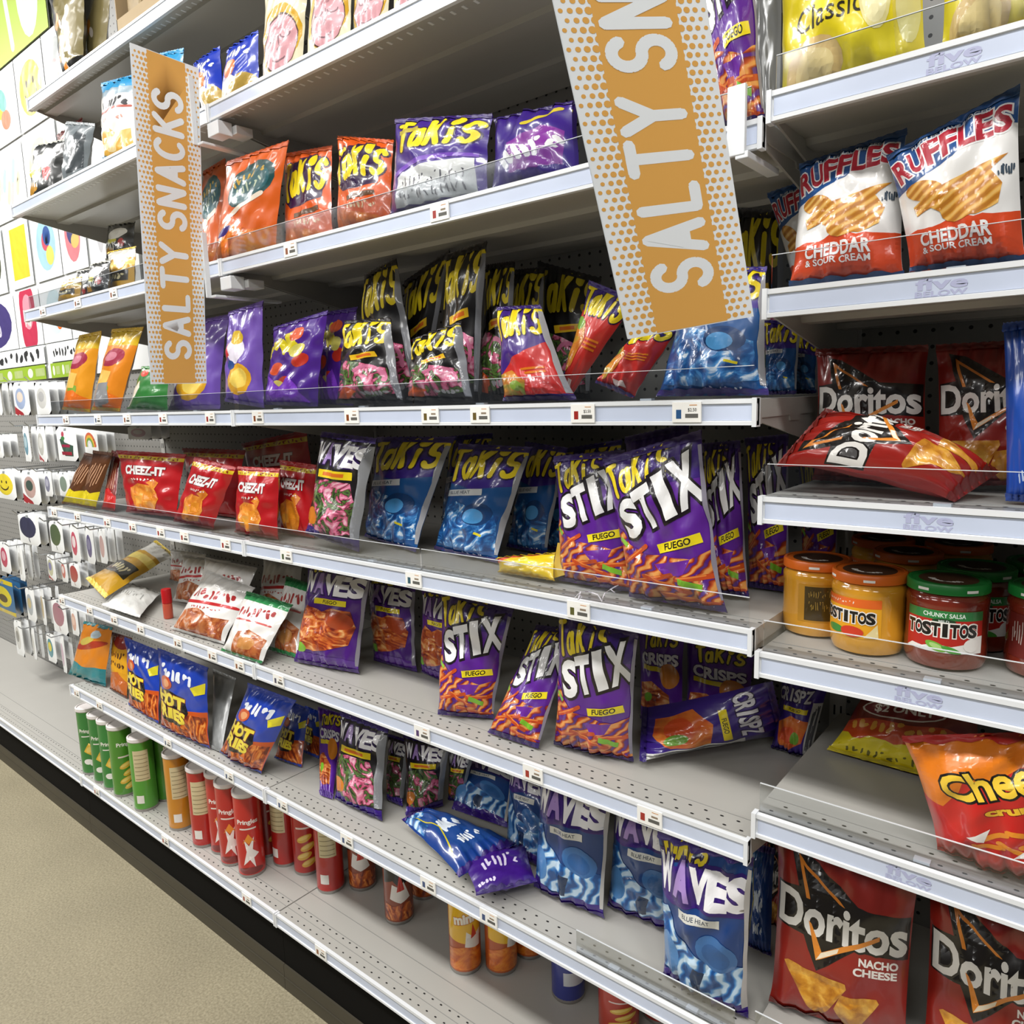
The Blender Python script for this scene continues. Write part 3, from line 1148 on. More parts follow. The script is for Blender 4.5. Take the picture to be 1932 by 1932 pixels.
A_ruf.text('f4f1ee', '& SOUR CREAM', .46, .185, .60, .055, off=.02)
A_ruf.scribble('3a4a5a', .91, .70, .12, .09, 7, seed=4, r=.006)
A_ruf.text('e6ecf2', 'RUFFLES HAVE RIDGES!', .5, 1.20, .6, .035, off=.01)

# yellow potato chips
A_lay = Art('e2cf1e', 1.3, 'b8a420', seal='d8c41c')
A_lay.poly('d9c640', [(.83, 0), (.84, 1.3), (1, 1.3), (1, 0)])
A_lay.ell('f3e6e2', .42, .74, .42, .27, .12)
A_lay.ell('b0203a', .42, .75, .39, .24, .12)
A_lay.ell('e0a81a', .42, .62, .32, .13, .12)
A_lay.text('f5efe8', "Lay's", .43, .80, .56, .22, rot=.12, shear=.12, off=.03)
A_lay.text('2a2410', 'Classic', .40, .395, .50, .12, rot=.08, shear=.2, off=.0)
A_lay.ell('e6dc9a', .72, .44, .105, .2, .05)
A_lay.ell('efe7b4', .72, .44, .085, .17, .05)
A_lay.ell('d8b878', .27, .13, .22, .15, .25)
A_lay.ell('e8d090', .28, .12, .15, .10, .25)
A_lay.ell('d8cf8a', .92, .34, .07, .2)
A_lay.scribble('5a5420', .9, .62, .1, .12, 6, r=.01)

# purple sticks
A_stix = Art('5b2190', 1.5, '8e8a90', seal='32186a')
A_stix.band('3a1c78', 1.12, 1.5, .03, 0, 6, 2)
takis(A_stix, 1.06, .27, x0=.07, x1=.70, rise=.16, r=.022)
A_stix.word('efefef', 'STIX', (.20, .66), (1.0, .98), .31, shear=.1, off=.05, outline='160c14', ooff=.11, gap=.86, grow=(1.05, 1.25))
A_stix.poly(P_fire, [(0, .78), (.10, .74), (.18, .60), (.34, .52), (.55, .50), (.80, .46), (1, .54), (1, .07), (0, .07)])
A_stix.poly('6a2a98', [(.45, .42), (.80, .46), (.72, .33), (.55, .30)])
for x, y, a, L in ((.1, .22, .2, .5), (.45, .14, -.15, .5), (.05, .4, .5, .4), (.62, .28, .1, .36), (.3, .3, -.3, .45)):
    A_stix.stroke('c04a1c', [(x, y), (x + L * math.cos(a), y + L * math.sin(a))], .022)
    A_stix.stroke('e2813a', [(x + .02, y + .012), (x + L * .8 * math.cos(a), y + .012 + L * .8 * math.sin(a))], .007)
A_stix.rect('ecd81f', .72, .60, .42, .085, .2)
A_stix.text('1d1710', 'FUEGO', .71, .60, .27, .055, rot=.2, shear=.2, off=.03)
A_stix.rect('79b52c', .76, .24, .22, .06, -.25)
A_stix.rect('8fc63e', .10, .62, .12, .05, -.6)
A_stix.scribble('e8e6ea', .72, .05, .4, .03, 8, r=.006)

seam(A_stix, .972, '8e8a98')
# purple wavy chips
A_wavp = Art('4a1b7a', 1.55, '8a868c', seal='41207a')
A_wavp.word(['efeef0', 'a487c6', 'efeef0', 'efeef0', 'efeef0'], 'WAVES', (.04, 1.12), (.98, 1.16), .27, off=.05, outline='2a1050', ooff=.11, gap=.86)
takis(A_wavp, 1.40, .16, x0=.12, x1=.6, rise=.06, r=.016)
A_wavp.rect('ecd81f', .55, 1.02, .50, .085, .06)
A_wavp.text('2a2410', 'FUEGO', .55, 1.02, .24, .05, rot=.06, off=.02)
A_wavp.poly(P_fire2, [(.03, .36), (.08, .78), (.2, .92), (.45, .86), (.6, .94), (.85, .93), (.94, .7), (.88, .42), (.6, .30), (.35, .24), (.12, .28)])
A_wavp.ell('a84420', .72, .78, .2, .13, -.3)
A_wavp.ell('79b52c', .15, .27, .10, .075)
A_wavp.band('54228a', 0, .2, 0, .03, 5, 3)

seam(A_wavp, .965, '8a8690')
# blue wavy chips
A_wavb = Art('1a3f7c', 1.55, 'a9a6a2', seal='35157e')
takis(A_wavb, 1.34, .18, x0=.05, x1=.55, rise=.05, r=.02)
A_wavb.poly('3a1a78', [(0, 1.0), (.2, .93), (.5, 1.0), (1, .98), (1, 1.34), (.5, 1.36), (0, 1.28)])
A_wavb.word(['efeef0', 'a487c6', 'efeef0', 'efeef0', 'efeef0'], 'WAVES', (.02, 1.06), (1.0, 1.05), .27, off=.06, outline='2c1068', ooff=.14, gap=.84, grow=(1.1, 1.05))
A_wavb.rect('d9d9d2', .52, .90, .46, .085, .03)
A_wavb.text('20304a', 'BLUE HEAT', .50, .90, .30, .04, rot=.03, off=.01)
A_wavb.poly(P_blue, [(0, .2), (0, .85), (.14, .90), (.22, .72), (.40, .60), (.62, .52), (.80, .56), (1, .50), (1, .16), (.5, .1)])
A_wavb.ell('4f86c0', .14, .42, .13, .2, .1)
A_wavb.ell('3a6ca6', .72, .62, .22, .15, -.4)
A_wavb.ell('2c5c96', .72, .60, .15, .10, -.4)
A_wavb.poly('0e2c50', [(.44, .15), (.42, .3), (.48, .42), (.60, .40), (.56, .28), (.54, .16)])
A_wavb.band('35157e', 0, .14, 0, .03, 6, 2)

seam(A_wavb, .965, 'bdbab6')
# blue rolled chips
A_tkb = Art('17508e', 1.5, '9a9aa0', seal='34207c')
A_tkb.poly('3b2488', [(0, .98), (.5, .92), (1, 1.0), (1, 1.5), (0, 1.5)])
takis(A_tkb, 1.0, .34, x0=.04, x1=.96, rise=.12, r=.032)
A_tkb.rect('cfd3d6', .35, .86, .58, .085, .12)
A_tkb.text('2a3a50', 'BLUE HEAT', .33, .86, .36, .042, rot=.12, off=.01)
A_tkb.poly(P_blue2, [(.05, .12), (.08, .62), (.3, .74), (.6, .66), (.92, .60), (.96, .16), (.5, .08)])
A_tkb.ell('123a6c', .66, .60, .2, .15)
A_tkb.ell('4a92cc', .62, .57, .13, .1)
A_tkb.rect('d8c822', .74, .34, .12, .03, -.2)
A_tkb.scribble('e8eef4', .68, .06, .4, .04, 7, r=.008)

seam(A_tkb, .955)
# black rolled chips
A_tkn = Art('120f10', 1.6, '7f8186', seal='19141a')
takis(A_tkn, 1.0, .40, x0=.04, x1=.96, rise=.14, r=.036, out='201008')
A_tkn.rect('e8ba1e', .60, .88, .42, .095, .18)
A_tkn.rect('d86a1c', .62, .885, .26, .045, .18)
A_tkn.poly(P_rose, [(.04, .12), (.06, .66), (.25, .80), (.55, .76), (.92, .66), (.94, .2), (.5, .1)])
A_tkn.poly('c8541c', [(.04, .10), (.2, .34), (.46, .22), (.3, .08)])
A_tkn.stroke('d77a9e', arc(.66, .5, .22, .2, -20, 150, 8), .028)
A_tkn.scribble('b8b6b8', .72, .2, .36, .06, 6, r=.02)

seam(A_tkn, .93, '84868c')
# black wavy chips with rolls
A_tkw = Art('171214', 1.55, '77797d', seal='36177e')
A_tkw.word(['efeef0', 'a487c6', 'efeef0', 'efeef0', 'efeef0'], 'WAVES', (.05, 1.14), (1.0, 1.14), .26, off=.05, outline='2c1050', ooff=.1, gap=.84)
A_tkw.rect('e8cc1c', .50, 1.0, .62, .11, .05)
A_tkw.rect('d8701c', .50, 1.0, .4, .05, .05)
A_tkw.poly(P_rose, [(.1, .16), (.14, .86), (.4, .92), (.8, .92), (.94, .6), (.9, .22), (.5, .12)])
A_tkw.ell('d07a22', .16, .34, .16, .13)
A_tkw.band('36177e', 0, .15, 0, .03, 5, 2)

seam(A_tkw, .90, '8c8e92', .12)
# purple crisps
A_crisp = Art('5a2496', 1.55, '7e5aa0', seal='4a1e84')
takis(A_crisp, 1.16, .20, x0=.2, x1=.9, rise=.12, r=.022)
A_crisp.text('efecf2', 'CRISPS', .55, 1.04, .78, .17, rot=.05, off=.04, outline='2a1050', ooff=.08)
A_crisp.rect('e8d01c', .42, .88, .5, .08)
A_crisp.ell('d98426', .78, .80, .18, .2, .3)
A_crisp.poly(P_fire2, [(.05, .24), (.1, .62), (.4, .68), (.8, .5), (.8, .2), (.4, .14)])
A_crisp.ell('79b52c', .3, .42, .12, .07, .4)

# purple/red rolled chips
A_tkf = Art('40207e', 1.5, '8f9096', seal='33186a')
A_tkf.poly('cf2f2c', [(0, .28), (.35, .62), (1, .92), (1, .1), (0, .06)])
takis(A_tkf, .94, .40, x0=.04, x1=.96, rise=.10, r=.038)
A_tkf.rect('e07a1c', .66, .48, .34, .035, .1)
A_tkf.rect('e07a1c', .68, .42, .3, .035, .1)
A_tkf.poly(printed('print_green_red_rolls', [(.2, 'a83a1c'), (.45, 'd8872c'), (.6, '8aa83a'), (.8, 'd8c060')], 18, 'noise', 2), [(.02, .08), (.04, .38), (.3, .46), (.5, .3), (.45, .08)])
A_tkf.ell('8fae3a', .35, .22, .1, .08)
seam(A_tkf, .95, 'b0b0b4')
A_tkr = Art('c8302a', 1.5, '8f8a88', seal='3a2078')
A_tkr.poly('3a2078', [(0, 1.05), (1, 1.2), (1, 1.5), (0, 1.5)])
takis(A_tkr, 1.02, .34, x0=.08, x1=.96, rise=.12, r=.038)
A_tkr.poly(MATS['print_green_red_rolls'], [(0, .3), (.05, .9), (.3, .95), (.5, .7), (.42, .3), (.2, .1)])
A_tkr.ell('6f9a2e', .16, .88, .14, .1)
for yy in (.78, .72, .66):
    A_tkr.rect('e8801c', .7, yy, .36, .03, .15)
A_tkr.poly('f0d8d0', [(.55, .16), (.75, .2), (.8, .12), (.6, .06)])

# orange
A_tko = Art('dc5a18', 1.25, 'c24e14', seal='d2561a')
A_tko.poly('2e1640', [(.06, .62), (.12, .98), (.36, 1.08), (.6, 1.16), (.84, 1.12), (.92, .86), (.88, .56), (.56, .50), (.26, .48)])
takis(A_tko, .58, .38, x0=.10, x1=.92, rise=.12, r=.036, out='2e1640')
A_tko.rect('5a3a1c', .60, .40, .5, .06, .1)
A_tko.scribble('f4d8a8', .60, .28, .5, .08, 8, r=.012)
A_tko.poly(P_puff, [(.05, .05), (.1, .26), (.5, .2), (.9, .1), (.9, .03)])
A_prt = Art('d8601c', 1.3, 'c8541a', seal='cc561a')
A_prt.ell('1c4a4c', .58, .88, .36, .26, .3)
A_prt.ell('2a6068', .58, .86, .30, .19, .3)
A_prt.scribble('c8a23c', .55, .98, .5, .1, 7, .3, r=.014)
A_prt.scribble('b8c8b0', .58, .84, .4, .12, 7, .3, r=.012, seed=8)
A_prt.stroke('efe2d0', [(.2, .50), (.8, .72)], .03)
A_prt.poly(P_puff, [(.05, .06), (.1, .46), (.4, .42), (.7, .3), (.95, .3), (.9, .05)])
A_prt.ell('3a2a78', .25, .36, .14, .05, .3)

# foil purple with leaning sticks, long pack
A_tkp = Art('3d1e86', 1.4, 'c9c9c8', seal='33186a')
takis(A_tkp, .88, .34, x0=.08, x1=.92, rise=.04, r=.034)
A_tkp.rect('b8a83a', .22, 1.18, .24, .07, .2)
A_tkp.poly('c9cccb', [(.12, .08), (.14, .5), (.3, .6), (.7, .66), (.92, .66), (.94, .1)])
A_tkp.poly('6c3ab0', [(.10, .5), (.3, .64), (.7, .7), (.95, .68), (.95, .74), (.6, .77), (.25, .7), (.08, .56)])
A_tkp.scribble('5a5a62', .52, .4, .66, .2, 14, r=.006)
A_tkp.scribble('5a5a62', .52, .22, .7, .14, 14, r=.006, seed=9)
A_int = Art('34187a', 1.4, 'a8a8aa', seal='2c1464')
A_int.poly('7a2a8e', [(.3, .2), (.3, .7), (.7, .95), (.95, .8), (.9, .2)])
A_int.scribble('d8d8d8', .55, .55, .8, .32, 8, .3, r=.035)
A_int.stroke('c8b42c', [(.5, 1.0), (.9, 1.25)], .03)

# red crackers
A_chz = Art('b3151c', 1.25, '8e1218', seal='a5161c')
A_chz.band('d8bc22', 1.10, 1.17)
A_chz.scribble('8a1a18', .5, 1.135, .9, .04, 16, r=.008)
A_chz.text('ece6e4', 'CHEEZ-IT', .5, .88, .62, .16, off=.05, outline='3a1212', ooff=.08)
A_chz.poly(P_cracker, [(.28, .16), (.24, .52), (.42, .62), (.7, .58), (.78, .34), (.7, .12), (.4, .08)])
A_chz.poly(P_cracker, [(.55, .64), (.66, .74), (.76, .66), (.72, .54)])
A_chz.poly('e9a23a', [(.34, .2), (.34, .36), (.5, .38), (.5, .22)])
A_chz.poly('d8861f', [(.52, .28), (.5, .46), (.66, .48), (.7, .3)])
A_chz.scribble('f0dcd4', .5, .70, .4, .04, 8, r=.01)

# blue corn fries
A_hot = Art('1d3fae', 1.5, 'b8babd', seal='1c3ca8')
A_hot.poly('c8531a', [(0, .0), (0, .62), (.4, .7), (.7, .6), (1, .66), (1, 0)])
A_hot.poly(P_hot, [(.02, .04), (.02, .48), (.5, .52), (.98, .56), (.98, .04)])
A_hot.poly('141014', [(.02, .36), (.06, .76), (.3, .86), (.66, .82), (.74, .56), (.60, .28), (.3, .24)])
A_hot.word('ead63a', 'HOT', (.06, .60), (.66, .58), .2, off=.06, outline='7a1a10', ooff=.1, gap=.9)
A_hot.word('ead63a', 'FRIES', (.06, .36), (.68, .34), .18, off=.06, outline='7a1a10', ooff=.1, gap=.88)
A_hot.scribble('e6eaf2', .45, 1.16, .7, .2, 7, -.1, r=.028, seed=5)
A_hot.poly('d8cc2a', [(.78, 1.05), (.98, 1.2), (.98, 1.0), (.84, .92)])
A_hot.ell('c8542c', .28, .98, .16, .12, .3)
A_hot.ell('e8a06a', .30, .98, .09, .07, .3)

# white pork rinds
A_rnd = Art('e8e6e2', 1.45, 'cfcdc9', seal='dddbd7')
A_rnd.poly(P_rind, [(.05, .05), (.08, .5), (.4, .62), (.7, .5), (.95, .56), (.95, .06)])
A_rnd.scribble('a82a2a', .5, .98, .8, .2, 9, .12, r=.026, seed=2)
A_rnd.stroke('c42a2c', [(.04, .70), (.96, .86)], .035)
A_rnd.scribble('b8403a', .5, .66, .6, .05, 9, .12, r=.01)
A_rng = Art('e8e6e2', 1.4, 'cfcdc9', seal='2b8a4e')
A_rng.band('2b8a4e', 1.22, 1.4)
A_rng.scribble('a82a2a', .5, .98, .8, .2, 9, .12, r=.026, seed=2)
A_rng.stroke('c8504a', [(.1, .76), (.9, .8)], .02)
A_rng.poly(P_rind, [(.3, .05), (.35, .5), (.6, .6), (.95, .5), (.95, .06)])
A_rng.ell('c98a4a', .62, .3, .2, .13, .3)

# lavender
A_lav = Art('6f4fae', 1.4, '8a78b8', seal='7658b4')
A_lav.ell('e2a82a', .55, .36, .3, .22, .3)
A_lav.ell('f0d060', .58, .38, .2, .14, .3)
A_lav.ell('e8e2f0', .5, .78, .2, .2)
A_lav.ell('d8b430', .52, .95, .17, .1)
A_lav.poly('c8343a', [(.2, .62), (.3, .9), (.36, .7)])
A_lav.ell('2a4a8a', .36, .56, .12, .07)
A_tkx = Art('4a2288', 1.4, '5a3a90', seal='3c1c78')
A_tkx.scribble('d8c81e', .36, .98, .6, .3, 6, .2, r=.05, seed=12)
for x, y, c in ((.3, .6, 'cf4a24'), (.62, 1.12, 'd9582c'), (.5, .36, 'c83a22'), (.75, .7, 'b83020'), (.35, .3, 'd8c86a'), (.68, .86, 'd0c860')):
    A_tkx.ell(c, x, y, .13, .1, .4)
A_tkx.poly('7a3ac0', [(.1, .05), (.15, .5), (.4, .3), (.6, .5), (.8, .2), (.9, .05)])
# orange cheese puffs, small far packets
A_che = Art('e0961e', 1.9, 'b8741c', seal='d8b01e')
A_che.band('d8b21e', 1.5, 1.9)
A_che.ell('9e2a44', .5, 1.22, .34, .2, .2)
A_che.ell('c8788a', .46, 1.24, .18, .1, .2)
A_che.ell('7fa63a', .5, .5, .18, .12)
A_che.poly('e27018', [(0, 0), (0, .4), (.5, .5), (1, .3), (1, 0)])
A_che.poly('eac060', [(.1, .55), (.2, .95), (.6, .9), (.5, .55)])
A_chg = Art('e0861e', 1.9, 'b8741c', seal='d8b01e')
A_chg.L = list(A_che.L)
A_chg.poly('8b8c8e', [(.05, .12), (.2, .62), (.6, .66), (.75, .2), (.4, .04)])
A_grn = Art('2f7a34', 1.2, '2a6a30', seal='3a8a3e')
A_grn.poly('e8e4d4', [(0, 0), (0, .5), (.2, .8), (.3, .6), (.12, .2)])
A_grn.ell('d84a3a', .3, 1.0, .15, .1)
A_ket = Art('ecebe6', 1.5, 'd8d8d4', seal='2f9bd0')
A_ket.band('2f9bd0', 1.28, 1.5)
A_ket.band('9fb4c0', 1.14, 1.28, .02)
A_ket.poly('e4b04a', [(.05, .05), (.1, .42), (.4, .55), (.6, .4), (.9, .5), (.95, .05)])
A_ket.ell('f4dca0', .4, .25, .2, .14)
A_ket.scribble('2a2a2e', .5, 1.0, .7, .16, 7, r=.03)
A_ket.stroke('b84a34', [(.1, .84), (.9, .9)], .02)
A_ket.scribble('c88a78', .5, .72, .6, .12, 8, r=.014)
A_blu = Art('1e3ab4', 1.5, '17308e', seal='2444c4')
A_blu.poly('e6e2da', [(0, 0), (0, .6), (.3, .8), (.6, .5), (.9, .4), (.9, 0)])
A_blu.ell('d8762c', .4, .8, .22, .2)
A_blu.ell('b89a4a', .7, .3, .3, .25)
A_blu.scribble('e4e6ea', .5, 1.15, .8, .2, 7, -.2, r=.035)
A_pop = Art('ece4c4', 1.6, 'dcd6ba', seal='efe8cc')
A_pop.ell('d8a81e', .52, .66, .46, .5, -.1)
A_pop.ell('5a4038', .55, .58, .385, .435, -.1)
A_pop.ell('dfa6ae', .56, .57, .36, .41, -.1)
A_pop.stroke('8a6870', arc(.40, .66, .1, .05, 180, 360, 8), .012)
A_pop.stroke('8a6870', arc(.70, .68, .1, .05, 180, 360, 8), .012)
A_pop.stroke('8a6870', [(.56, .70), (.58, .52), (.52, .48)], .012)
A_pop.stroke('8a6870', arc(.54, .36, .14, .05, 190, 350, 8), .012)
A_pop.stroke('b88088', [(.46, .80), (.62, .81)], .03)
A_pop.scribble('c8a23a', .48, 1.40, .8, .1, 12, -.05, r=.018)
A_pop.scribble('8a8a80', .48, 1.28, .7, .05, 14, -.05, r=.008)
A_gld = Art('c8981e', 1.8, 'b8b2a0', seal='e8c83a')
A_gld.poly('1c1810', [(.1, .4), (.1, .8), (.9, .9), (.9, .5)])
A_gld.poly('e8d068', [(0, .95), (1, 1.1), (1, 1.3), (0, 1.2)])
A_gld.scribble('e4d8a8', .5, .65, .6, .2, 6, r=.03)
A_gld.poly('d8d6ce', [(0, 1.3), (1, 1.4), (1, 1.8), (0, 1.8)])
A_blk = Art('1c1a16', 1.5, '4a4434', seal='a8986a')
A_blk.poly('8e8256', [(.3, .5), (.2, 1.5), (1, 1.5), (1, .3), (.6, .2)])
for x, y in ((.3, .9), (.5, .7), (.3, .4), (.45, .2)):
    A_blk.ell('e08a1e', x, y, .14, .07, 1.0)
    A_blk.ell('f0e6da', x + .12, y - .06, .05, .08, .5)
A_mix = Art('2a2c2a', 1.3, 'a8a89c', seal='d8d8cc')
A_mix.ell('dcd64a', .4, .6, .2, .14)
A_mix.ell('e8e6dc', .55, .85, .34, .2, .3)
A_mix.ell('c8902a', .3, .25, .2, .12)
A_mix.ell('c83a3a', .75, .5, .1, .16)
A_mix.scribble('e8e8e0', .5, .4, .7, .3, 9, r=.02)
A_gry = Art('7c8488', 1.4, '9aa0a2', seal='a8aeb0')
A_gry.poly('4a5054', [(.5, .2), (.6, 1.2), (.9, 1.1), (.95, .3)])
A_wht = Art('e6e6e2', 1.5, 'd6d6d2', seal='dededa')
A_wht.scribble('a8a8a4', .5, .8, .6, .3, 10, r=.012)
A_prz = Art('5a3418', 1.6, '6a3a20', seal='7a4a2a')
A_prz.poly('e2cc1e', [(0, 0), (0, .42), (.3, .5), (.6, .42), (1, .5), (1, 0)])
for i in range(6):
    A_prz.stroke('c89a78', [(.12 + .13 * i, .62 + .05 * (i % 3)), (.3 + .12 * i, 1.2 + .06 * (i % 2))], .02)
A_prr = Art('7a1c16', 1.6, '6a2018', seal='8a2a20')
A_prr.poly('c21f1e', [(0, 0), (0, .5), (.5, .6), (1, .4), (1, 0)])
for i in range(6):
    A_prr.stroke('c89a78', [(.1 + .14 * i, .6), (.28 + .12 * i, 1.3)], .02)
A_teal = Art('d9821e', 1.5, 'b86a1c', seal='147c84')
A_teal.band('14808a', 0, .42, 0, .03, 5, 2)
A_teal.ell('a83a22', .5, .95, .5, .1, .3)
A_teal.ell('c8b450', .4, 1.05, .25, .1, .4)
A_teal.ell('b8c8d0', .62, 1.26, .16, .1)
A_crn = Art('d3951f', 1.6, 'a86a1c', seal='5a1a12')
A_crn.poly('b8622a', [(0, 0), (0, .5), (.6, .6), (1, .4), (1, 0)])
A_crn.rect('dda01f', .5, .92, .9, .62)
A_crn.scribble('5a3210', .5, 1.05, .75, .16, 6, r=.03)
A_crn.scribble('5a3210', .5, .78, .75, .16, 6, r=.03, seed=6)
A_crn.ell('8a2a20', .6, 1.42, .4, .2)
A_chs = Art('c0201c', 1.45, 'a01c18', seal='b41c1a')
A_chs.poly('df7a18', [(0, 1.12), (.3, 1.06), (.5, 1.0), (.7, 1.16), (1, 1.2), (1, 1.45), (0, 1.45)])
A_chs.poly('df7a18', [(0, 1.2), (0, .75), (.16, .7), (.3, .9), (.4, 1.2)])
A_chs.text('e8c23a', 'Cheetos', .66, 1.06, .96, .27, rot=.3, off=.03, outline='17120e', ooff=.085)
A_chs.L.insert(len(A_chs.L) - 2, (film('f0ece4'), A_chs.L[-2][1] * 1.0, A_chs.L[-2][2]))
A_chs.text('e6b62e', 'crunchy', .74, .80, .56, .10, rot=.3, off=.05, outline='7a1210', ooff=.09)
for i, (x, y, a) in enumerate(((.5, .48, .5), (.62, .38, -.4), (.78, .45, .3), (.45, .36, .1), (.7, .54, -.2))):
    A_chs.stroke('e08a24', [(x - .1 * math.cos(a), y - .1 * math.sin(a)), (x, y + .01), (x + .1 * math.cos(a), y + .1 * math.sin(a))], .024)
A_chs.poly('ece8e2', [(.3, .42), (.48, .56), (.42, .40)])
A_chs.poly('ece8e2', [(.62, .30), (.9, .6), (.84, .36)])
A_two = Art('7a2412', 1.0, '6a2010', seal='d8c51c')
A_two.ell('e8e0d4', .44, .55, .36, .10)
A_two.ell('7a1c18', .44, .55, .34, .086)
A_two.text('eee8de', '$2 ONLY', .45, .55, .5, .085, off=.03)
A_two.poly('c8481a', [(0, .18), (.0, .38), (.2, .44), (.5, .41), (.8, .44), (1, .38), (1, .18)])
A_two.scribble('e0a03a', .5, .36, .9, .1, 12, r=.02)
A_two.band('ddca1e', 0, .22, 0, .03, 16, 2)
A_two.scribble('6a6414', .5, .08, .8, .06, 16, r=.008)
A_ylo = Art('e6c21e', .8, 'd8b41c', seal='c8a41a')
A_ylo.poly('e05a3a', [(0, .5), (.2, .62), (.7, .7), (.9, .8), (0, .8)])
A_ylo.ell('f0e6d0', .4, .34, .24, .1)
A_ylo.ell('f2d23a', .6, .4, .2, .14)
A_nvy = Art('1c4aa8', 1.4, '1a3e90', seal='2450b0')
A_nvy.scribble('c8d4ec', .5, .2, .5, .1, 6, r=.015)
A_slv = Art(mat('film_silver_back', 'a9abab', .35, .4, coat=.5), 1.5, 'b4b6b6')
A_bgn = Art('123a86', 1.5, 'c8ccd0', seal='34157a')
A_bgn.poly(P_blue, [(.02, .9), (.04, 1.46), (.6, 1.46), (.5, 1.1)])
A_bgn.poly('1b4488', [(.2, .2), (.2, 1.2), (.8, 1.3), (.9, .2)])
A_bgn.scribble('dce6f0', .5, .8, .4, .3, 8, r=.03)
A_bgn.scribble('e8eef4', .5, .4, .4, .2, 8, r=.016)
A_bgn.stroke('c8b81e', [(.1, .3), (.3, .8), (.2, 1.3)], .012)
A_ppl = Art('3a147a', 1.2, '40207e', seal='30106a')
A_ppl.scribble('d0c8e0', .5, .7, .6, .4, 7, r=.02)
A_ppl.scribble('d8d0e8', .2, .2, .3, .1, 5, r=.02)
A_prl = Art('38207c', 1.45, 'c6c6c2', seal='2f1a6c')
A_prl.poly(printed('print_lime_pepper', [(.3, 'c2401c'), (.5, 'd9742a'), (.7, 'e6b25a')], 14, 'noise', 1), [(.2, .16), (.12, .58), (.42, .76), (.86, .7), (.8, .3), (.5, .12)])
A_prl.ell('cc4a1c', .42, .4, .2, .16)
A_prl.ell('6fa032', .62, .36, .11, .13)
A_prl.rect('e8d21e', .5, .88, .58, .09)
A_prl.text('2a2410', 'FUEGO', .5, .88, .28, .05, off=.02)
A_prl.word('dcdae0', 'CRISPZ', (.04, 1.02), (.80, 1.04), .2, off=.035, outline='201040', ooff=.08, gap=.84)


# ================================================================== things on the shelves
def zs(k):
    return TOP(ZS[k]) + .004


def B(name, art, q, bot, top, th, label, cat='chip bag', group=None, **kw):
    return bag(name, art, q, bot, top, th, label, cat, group, **kw)


CB = 'chip_bag'
# ---- right bay
B(CB, A_lay, [(1464, -260), (1752, -315), (1752, 83), (1470, 162)], 1.0, 1.0, .06, 'yellow classic potato chip bag at the left end of the top right shelf', group='yellow potato chip bags')
B(CB, A_lay, [(1772, -370), (2080, -430), (2080, -2), (1774, 76)], 1.0, 1.0, .06, 'yellow classic potato chip bag cut off by the right edge of the photo', group='yellow potato chip bags')
B(CB, A_ruf, [(1508, 312), (1712, 244), (1708, 522), (1490, 540)], 1.0, 1.02, .055, 'left of the two front blue and white ridged chip bags, overlapped at its top corner', group='ridged chip bags')
B(CB, A_ruf, [(1672, 296), (1926, 160), (1938, 478), (1712, 498)], .985, .985, .055, 'right ridged chip bag with cheddar and sour cream print, leaning taller than its neighbour', group='ridged chip bags')
B(CB, A_ruf, [(1448, 366), (1570, 325), (1570, 525), (1495, 530)], 1.14, 1.14, .04, 'ridged chip bag behind, only its blue corner showing left of the others', group='ridged chip bags')
B(CB, A_dor, [(1540, 660), (1752, 652), (1755, 915), (1532, 905)], 1.12, 1.13, .06, 'red tortilla chip bag standing behind the fallen one, left of the pair', group='red nacho chip bags')
B(CB, A_dor, [(1766, 652), (1992, 640), (1995, 905), (1764, 910)], 1.11, 1.12, .06, 'red tortilla chip bag behind the fallen one, right of the standing pair', group='red nacho chip bags')
A_dorw = Art('9a2018', 1.36, 'b01c18', seal='7a1c15')
A_dorw.L = list(A_dor.L)
A_dorw.poly('c8241a', [(.86, 0), (.86, 1.36), (1, 1.36), (1, 0)])
A_dorw.poly('e6e4e0', [(.955, .12), (.955, 1.22), (1, 1.22), (1, .12)])
B(CB, A_dorw, [(1466, 880), (1560, 772), (1884, 892), (1800, 948)], (.985, 1.05), (.985, 1.06), .07, 'red tortilla chip bag fallen on its side across the two standing ones', group='red nacho chip bags', bend=.015)
B(CB, A_nvy, [(1893, 612), (1995, 600), (1995, 955), (1897, 947)], 1.0, 1.02, .03, 'bright blue bag cut off by the right edge beside the red tortilla chips')
B(CB, A_two, [(1648, 1268), (1850, 1262), (1858, 1496), (1560, 1414)], ('z', zs('E') + .004), 1.24, .05, 'red and yellow bag with a two dollar oval lying back on the bare right shelf')
B(CB, A_chs, [(1702, 1388), (2040, 1378), (2030, 1725), (1780, 1640)], .985, .985, .06, 'orange and red cheese puff bag leaning at the front of the right shelf')
B(CB, A_dor, [(1466, 1555), (1740, 1634), (1714, 1978), (1450, 1888)], ('z', zs('F')), 1.06, .06, 'large red nacho chip bag at the bottom right, nearest the blue wavy bags', group='red nacho chip bags')
B(CB, A_dor, [(1752, 1640), (2032, 1725), (2010, 2075), (1736, 1985)], ('z', zs('F')), 1.09, .06, 'large red nacho chip bag in the bottom right corner, cut off by the frame', group='red nacho chip bags')
B(CB, A_dor, [(1440, 1560), (1520, 1580), (1500, 1850), (1434, 1830)], 1.21, 1.21, .04, 'red nacho chip bag in shadow behind, its dark edge beside the bottom blue bag', group='red nacho chip bags')

